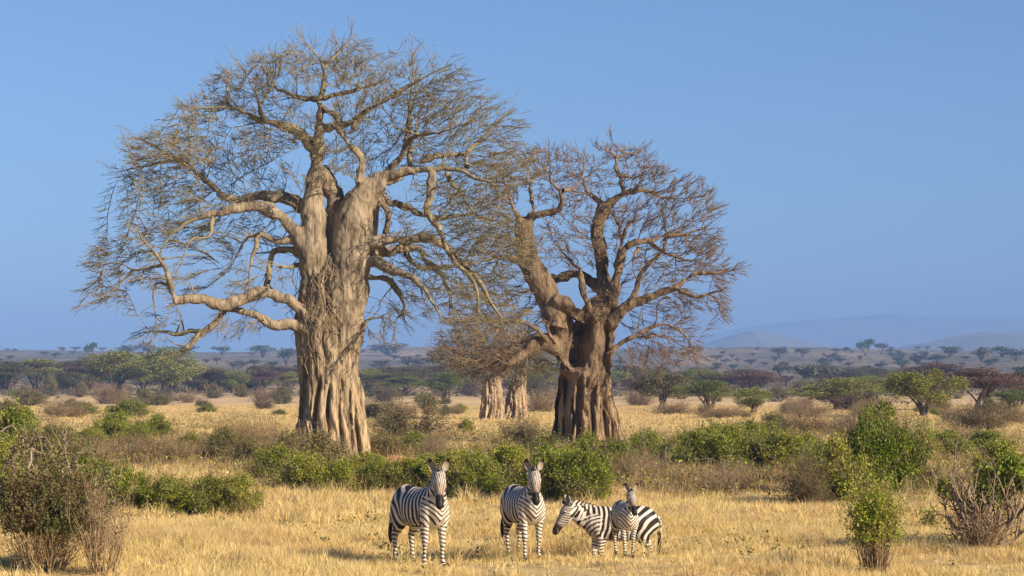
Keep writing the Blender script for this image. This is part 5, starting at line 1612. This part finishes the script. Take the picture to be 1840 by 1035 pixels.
# low scrub of the plain and slope that nobody could count
def scrub():
    r = np.random.default_rng(9)
    Vs, Qs, off = [], [], 0
    px = r.uniform(-60, 1900, 17000); py = 629 + 86 * r.uniform(0, 1, 17000) ** 1.35
    keep = r.uniform(size=17000) < .55 + .45 * np.sin(px / 70 + py / 9) * np.sin(py / 6 - px / 160)
    px, py = px[keep], py[keep]
    for x, y in zip(px, py):
        d = np.interp(y, [628, 642, 662, 686, 708, 724, 740], [3000, 2200, 1500, 1000, 700, 520, 320])
        P = at(x, y, d)
        P[2] = float(gz(P[0], P[1]))
        s = r.uniform(0.4, 1.3) * (1.7 if d > 900 else 1.0)
        k = 34
        Q_ = P + np.column_stack([r.normal(size=k) * s * 1.0, r.normal(size=k) * s, np.abs(r.normal(size=k)) * s * .5])
        Vs.append(Q_)
    P = np.concatenate(Vs)
    V, Q = leaves(P, 0.30, 1.3, .6, r)
    o = link('scrub', mesh('scrub', V, Q), M['farleaf'])
    tag(o, 'low grey-brown scrub covering the plain and the far slope', 'scrub', kind='stuff')
    # brown and green low growth between the named shrubs of the middle ground
    n = 5200
    px = r.uniform(-40, 1880, n); py = r.uniform(742, 800, n)
    f = np.sin(px / 90 + 1) * np.sin(py / 13 + px / 140) + 0.4 * np.sin(px / 31)
    keep = f > .35
    Vs = []
    for x, y in zip(px[keep], py[keep]):
        d = EYE * F / (y - 700)
        P = at(x, y, d); P[2] = 0.0
        k = 26; s = r.uniform(.12, .35)
        Vs.append(P + np.column_stack([r.normal(size=k) * s * 1.3, r.normal(size=k) * s, np.abs(r.normal(size=k)) * s * .8]))
    V, Q = leaves(np.concatenate(Vs), 0.07, 1.5, .6, r)
    o = link('low_scrub', mesh('low_scrub', V, Q), M['olive'])
    tag(o, 'patches of low olive scrub on the golden middle ground', 'scrub', kind='stuff')
scrub()

# tangled dry undergrowth between the named shrubs: far too many stalks to count
def undergrowth():
    r = np.random.default_rng(19)
    zones = [(70, 800, 120, 40, 1.0), (230, 812, 130, 30, 1.2), (380, 805, 120, 34, 1.4), (470, 800, 80, 40, 1.3), (560, 850, 90, 24, 1.0), (720, 795, 80, 20, .7), (860, 815, 90, 20, .7), (960, 825, 70, 26, 1.0),
             (1150, 860, 80, 22, .7), (1280, 872, 110, 16, .8), (1400, 790, 130, 24, 1.3), (1440, 860, 60, 24, .8), (1680, 860, 80, 40, .8), (1760, 795, 110, 26, 1.0), (1600, 770, 160, 18, 1.0),
             (700, 760, 60, 20, .6), (100, 745, 120, 14, .4), (1180, 775, 80, 16, .5), (820, 770, 80, 14, .3), (340, 745, 160, 14, .4)]
    Z = np.array(zones); w = Z[:, 2] * Z[:, 3] * Z[:, 4]; w /= w.sum()
    n = 2000
    q = Z[r.choice(len(Z), n, p=w)]
    px = q[:, 0] + r.normal(size=n) * q[:, 2] * .6; py = np.maximum(q[:, 1] + r.normal(size=n) * q[:, 3] * .6 + 8, 738)
    d = EYE * F / (py - 700)
    base = np.array([at(a, b, c) for a, b, c in zip(px, py, d)]); base[:, 2] = gz(base[:, 0], base[:, 1])
    k = 11
    B = np.repeat(base, k, 0); N = len(B)
    B = B + r.normal(size=(N, 3)) * np.array([.22, .22, 0])
    h = np.repeat(r.uniform(.25, .95, n), k) * r.uniform(.5, 1.2, N)
    D = nrm(r.normal(size=(N, 3)) * .42 + np.array([0, 0, 1.]))
    M1 = B + D * h[:, None] * .55
    D2 = nrm(D + r.normal(size=(N, 3)) * .35); T1 = M1 + D2 * h[:, None] * .5
    D3 = nrm(D + r.normal(size=(N, 3)) * .6); T2 = M1 + D3 * h[:, None] * .4
    rr = .008 * np.sqrt(B[:, 1] / 60)
    V, Fc = join([segs(B, M1, rr, rr * .8, 3), segs(M1, T1, rr * .8, rr * .4, 3), segs(M1, T2, rr * .7, rr * .4, 3)])
    o = link('dry_undergrowth', mesh('dry_undergrowth', V, Fc), M['dry'])
    tag(o, 'tangled tan dry stalks between the shrubs of the middle ground', 'undergrowth', kind='stuff')
    m = r.uniform(size=N) < .4
    P = np.concatenate([T1[m], T2[m], M1[m]]) + r.normal(size=(3 * m.sum(), 3)) * .05
    V, Q = leaves(P, 0.06, 1.6, .3, r)
    o = link('leafy_undergrowth', mesh('leafy_undergrowth', V, Q), M['green'])
    tag(o, 'small olive and brown leaves scattered through the dry stalks', 'undergrowth', kind='stuff')
undergrowth()

def forbs():
    r = np.random.default_rng(29)
    n = 340
    y = np.sqrt(r.uniform(33 ** 2, 75 ** 2, n)); x = r.uniform(-1, 1, n) * .24 * y
    f = np.sin(x * .5 + 2) + np.sin(y * .3 + x * .2)
    x, y = x[f > -.2], y[f > -.2]
    c = np.repeat(np.column_stack([x, y, gz(x, y)]), 26, 0)
    s = np.repeat(r.uniform(.05, .16, len(x)), 26)[:, None]
    P = c + np.abs(r.normal(size=(len(c), 3))) * np.array([0, 0, 1.4]) * s + r.normal(size=(len(c), 3)) * np.array([1, 1, 0]) * s
    V, Q = leaves(P, .045, 1.8, .5, r)
    o = link('low_green_growth', mesh('low_green_growth', V, Q), M['olive'])
    tag(o, 'scattered low green weeds among the dry grass', 'weeds', kind='stuff')
forbs()

# back rows of the acacia belt and the loose bushes on the open plain before it
_r = np.random.default_rng(5)
for i in range(125):
    while True:
        x = _r.uniform(-10, 1850); y = _r.uniform(684, 704)
        if not (530 < x < 640 or 1000 < x < 1090 or 1395 < x < 1440): break
    kd = ['flat', 'flatgreen', 'flatpurple', 'dark', 'roundgreen', 'barepurple'][int(_r.integers(0, 6))]
    col = {'flat': 'dark', 'flatgreen': 'green', 'flatpurple': 'purple-brown', 'dark': 'dark rounded', 'roundgreen': 'green rounded', 'barepurple': 'bare purplish'}[kd]
    zone = 'left of both big baobabs' if x < 530 else 'between the big baobabs' if x < 1000 else 'right of both big baobabs' if x < 1400 else 'near the right edge'
    g = gp(x, y); h = _r.uniform(4.4, 7.6)
    k = _cnt.get(kd, 0); _cnt[kd] = k + 1
    w = h * _r.uniform(1.4, 2.4)
    put_kit('belt_tree', kd, k, g, w, h, '%s tree in the rear acacia belt, %s' % (col, zone), 'tree', 'trees in the back rows of the acacia belt', 900 + i, depth=w)
for i in range(120):
    x = _r.uniform(-10, 1850); y = _r.uniform(704, 752)
    if 840 < x < 955: y = _r.uniform(700, 712)
    kd = ['olive', 'dry', 'leafy', 'dry', 'thicket'][int(_r.integers(0, 5))]
    col = {'olive': 'olive', 'dry': 'tan leafless', 'leafy': 'green', 'thicket': 'dark twiggy'}[kd]
    zone = 'left of the tallest baobab' if x < 530 else 'between the big baobabs' if x < 1000 else 'right of both big baobabs' if x < 1400 else 'near the right edge'
    g = gp(x, y); h = _r.uniform(.7, 2.2)
    k = _cnt.get(kd, 0); _cnt[kd] = k + 1
    put_kit('plain_bush', kd, k, g, h * _r.uniform(1.3, 2.4), h, 'small %s bush on the plain, %s' % (col, zone), 'bush', 'small bushes on the open plain', 1900 + i)

# look-alikes with one label get their place in the row, counted from the left
_by = {}
for o in list(COL.objects):
    if o.get('group') in ('small trees on the far slope', 'trees in the back rows of the acacia belt', 'small bushes on the open plain'):
        _by.setdefault(o['label'], []).append(o)
_ord = 'leftmost second third fourth fifth sixth seventh eighth ninth tenth eleventh twelfth thirteenth fourteenth fifteenth sixteenth seventeenth eighteenth nineteenth twentieth'.split()
for lb, os_ in _by.items():
    if len(os_) > 1:
        os_.sort(key=lambda o: o.location[0] / o.location[1])
        for i, o in enumerate(os_):
            o['label'] = lb + (', leftmost' if i == 0 else ', %s from left' % _ord[min(i, 19)])
# ---------------------------------------------------------------- dry grass
def grass(name, label, y0, y1, tufts_m2, blades, hgt, wid, seed, patch=None, mat='grass'):
    r = np.random.default_rng(seed)
    def half(y): return 0.255 * y + 6.0
    area = (half(y0) + half(y1)) * (y1 - y0)
    n = int(area * tufts_m2)
    y = np.sqrt(r.uniform(y0 ** 2, y1 ** 2, n))
    x = r.uniform(-1, 1, n) * half(y)
    # taller and shorter, thicker and thinner patches
    f = np.sin(x * .8 + 1.7 * np.sin(y * .35)) * np.sin(y * .62 + .8 * np.sin(x * .5)) + .5 * np.sin(x * 2.3 + y * 1.1)
    f = f + .9 * np.sin(x * .31 + .6 * np.sin(y * .23) + seed) * np.sin(y * .27 + .2 * x) - .15
    keep = r.uniform(-1.3, 1.1, n) < f + .65
    x, y, f = x[keep], y[keep], f[keep]
    n = len(x)
    hs = hgt * np.clip(.75 + .35 * f, .4, 1.4) * r.uniform(.55, 1.25, n)
    N = n * blades
    tx, ty, th = np.repeat(x, blades), np.repeat(y, blades), np.repeat(hs, blades)
    la = np.repeat(r.uniform(0, 6.283, n), blades)                  # each tuft leans its own way
    lm = np.repeat(r.uniform(0.0, 0.4, n), blades)
    a = r.uniform(0, 6.283, N)
    sp = r.uniform(0, .22, N) + .02
    bx, by = tx + np.cos(a) * sp * hgt * 2.2, ty + np.sin(a) * sp * hgt * 2.2
    bz = gz(bx, by) - .015
    B = np.column_stack([bx, by, bz])
    a2 = r.uniform(0, 6.283, N); q1 = r.uniform(.1, .9, N)
    d = nrm(np.column_stack([np.cos(a) * q1 + np.cos(la) * lm, np.sin(a) * q1 + np.sin(la) * lm, r.uniform(.6, 1.8, N)]))
    L = (th * r.uniform(.5, 1.15, N))[:, None]
    mid = B + d * L * .55
    d2 = nrm(d + np.column_stack([np.cos(a2) * .5 + np.cos(la) * lm, np.sin(a2) * .5 + np.sin(la) * lm, -r.uniform(.0, .45, N)]))
    tip = mid + d2 * L * .55
    sd = np.column_stack([np.cos(a + 1.57), np.sin(a + 1.57), np.zeros(N)]) * (wid * r.uniform(.6, 1.3, N))[:, None]
    V = np.stack([B - sd * .5, B + sd * .5, mid + sd * .4, mid - sd * .4, tip], 1).reshape(-1, 3)
    i = np.arange(N)[:, None] * 5
    T = i + np.array([[3, 2, 4]])
    Q = i + np.array([[0, 1, 2, 3]])
    o = link(name, mesh(name, V, [Q, T]), M[mat])
    tag(o, label, 'grass', kind='stuff')
grass('dry_grass', 'golden dry grass around the zebras in the foreground', 32, 52, 150, 13, .26, .0075, 1)
grass('dry_grass', 'golden dry grass between the zebras and the baobabs', 52, 95, 46, 10, .28, .013, 2)
grass('dry_grass', 'yellow dry grass on the plain behind the baobabs', 95, 420, 3.0, 9, .34, .04, 3)
grass('grass_tussocks', 'taller straw tussocks standing out of the dry grass', 33, 90, 1.1, 60, .50, .010, 4)
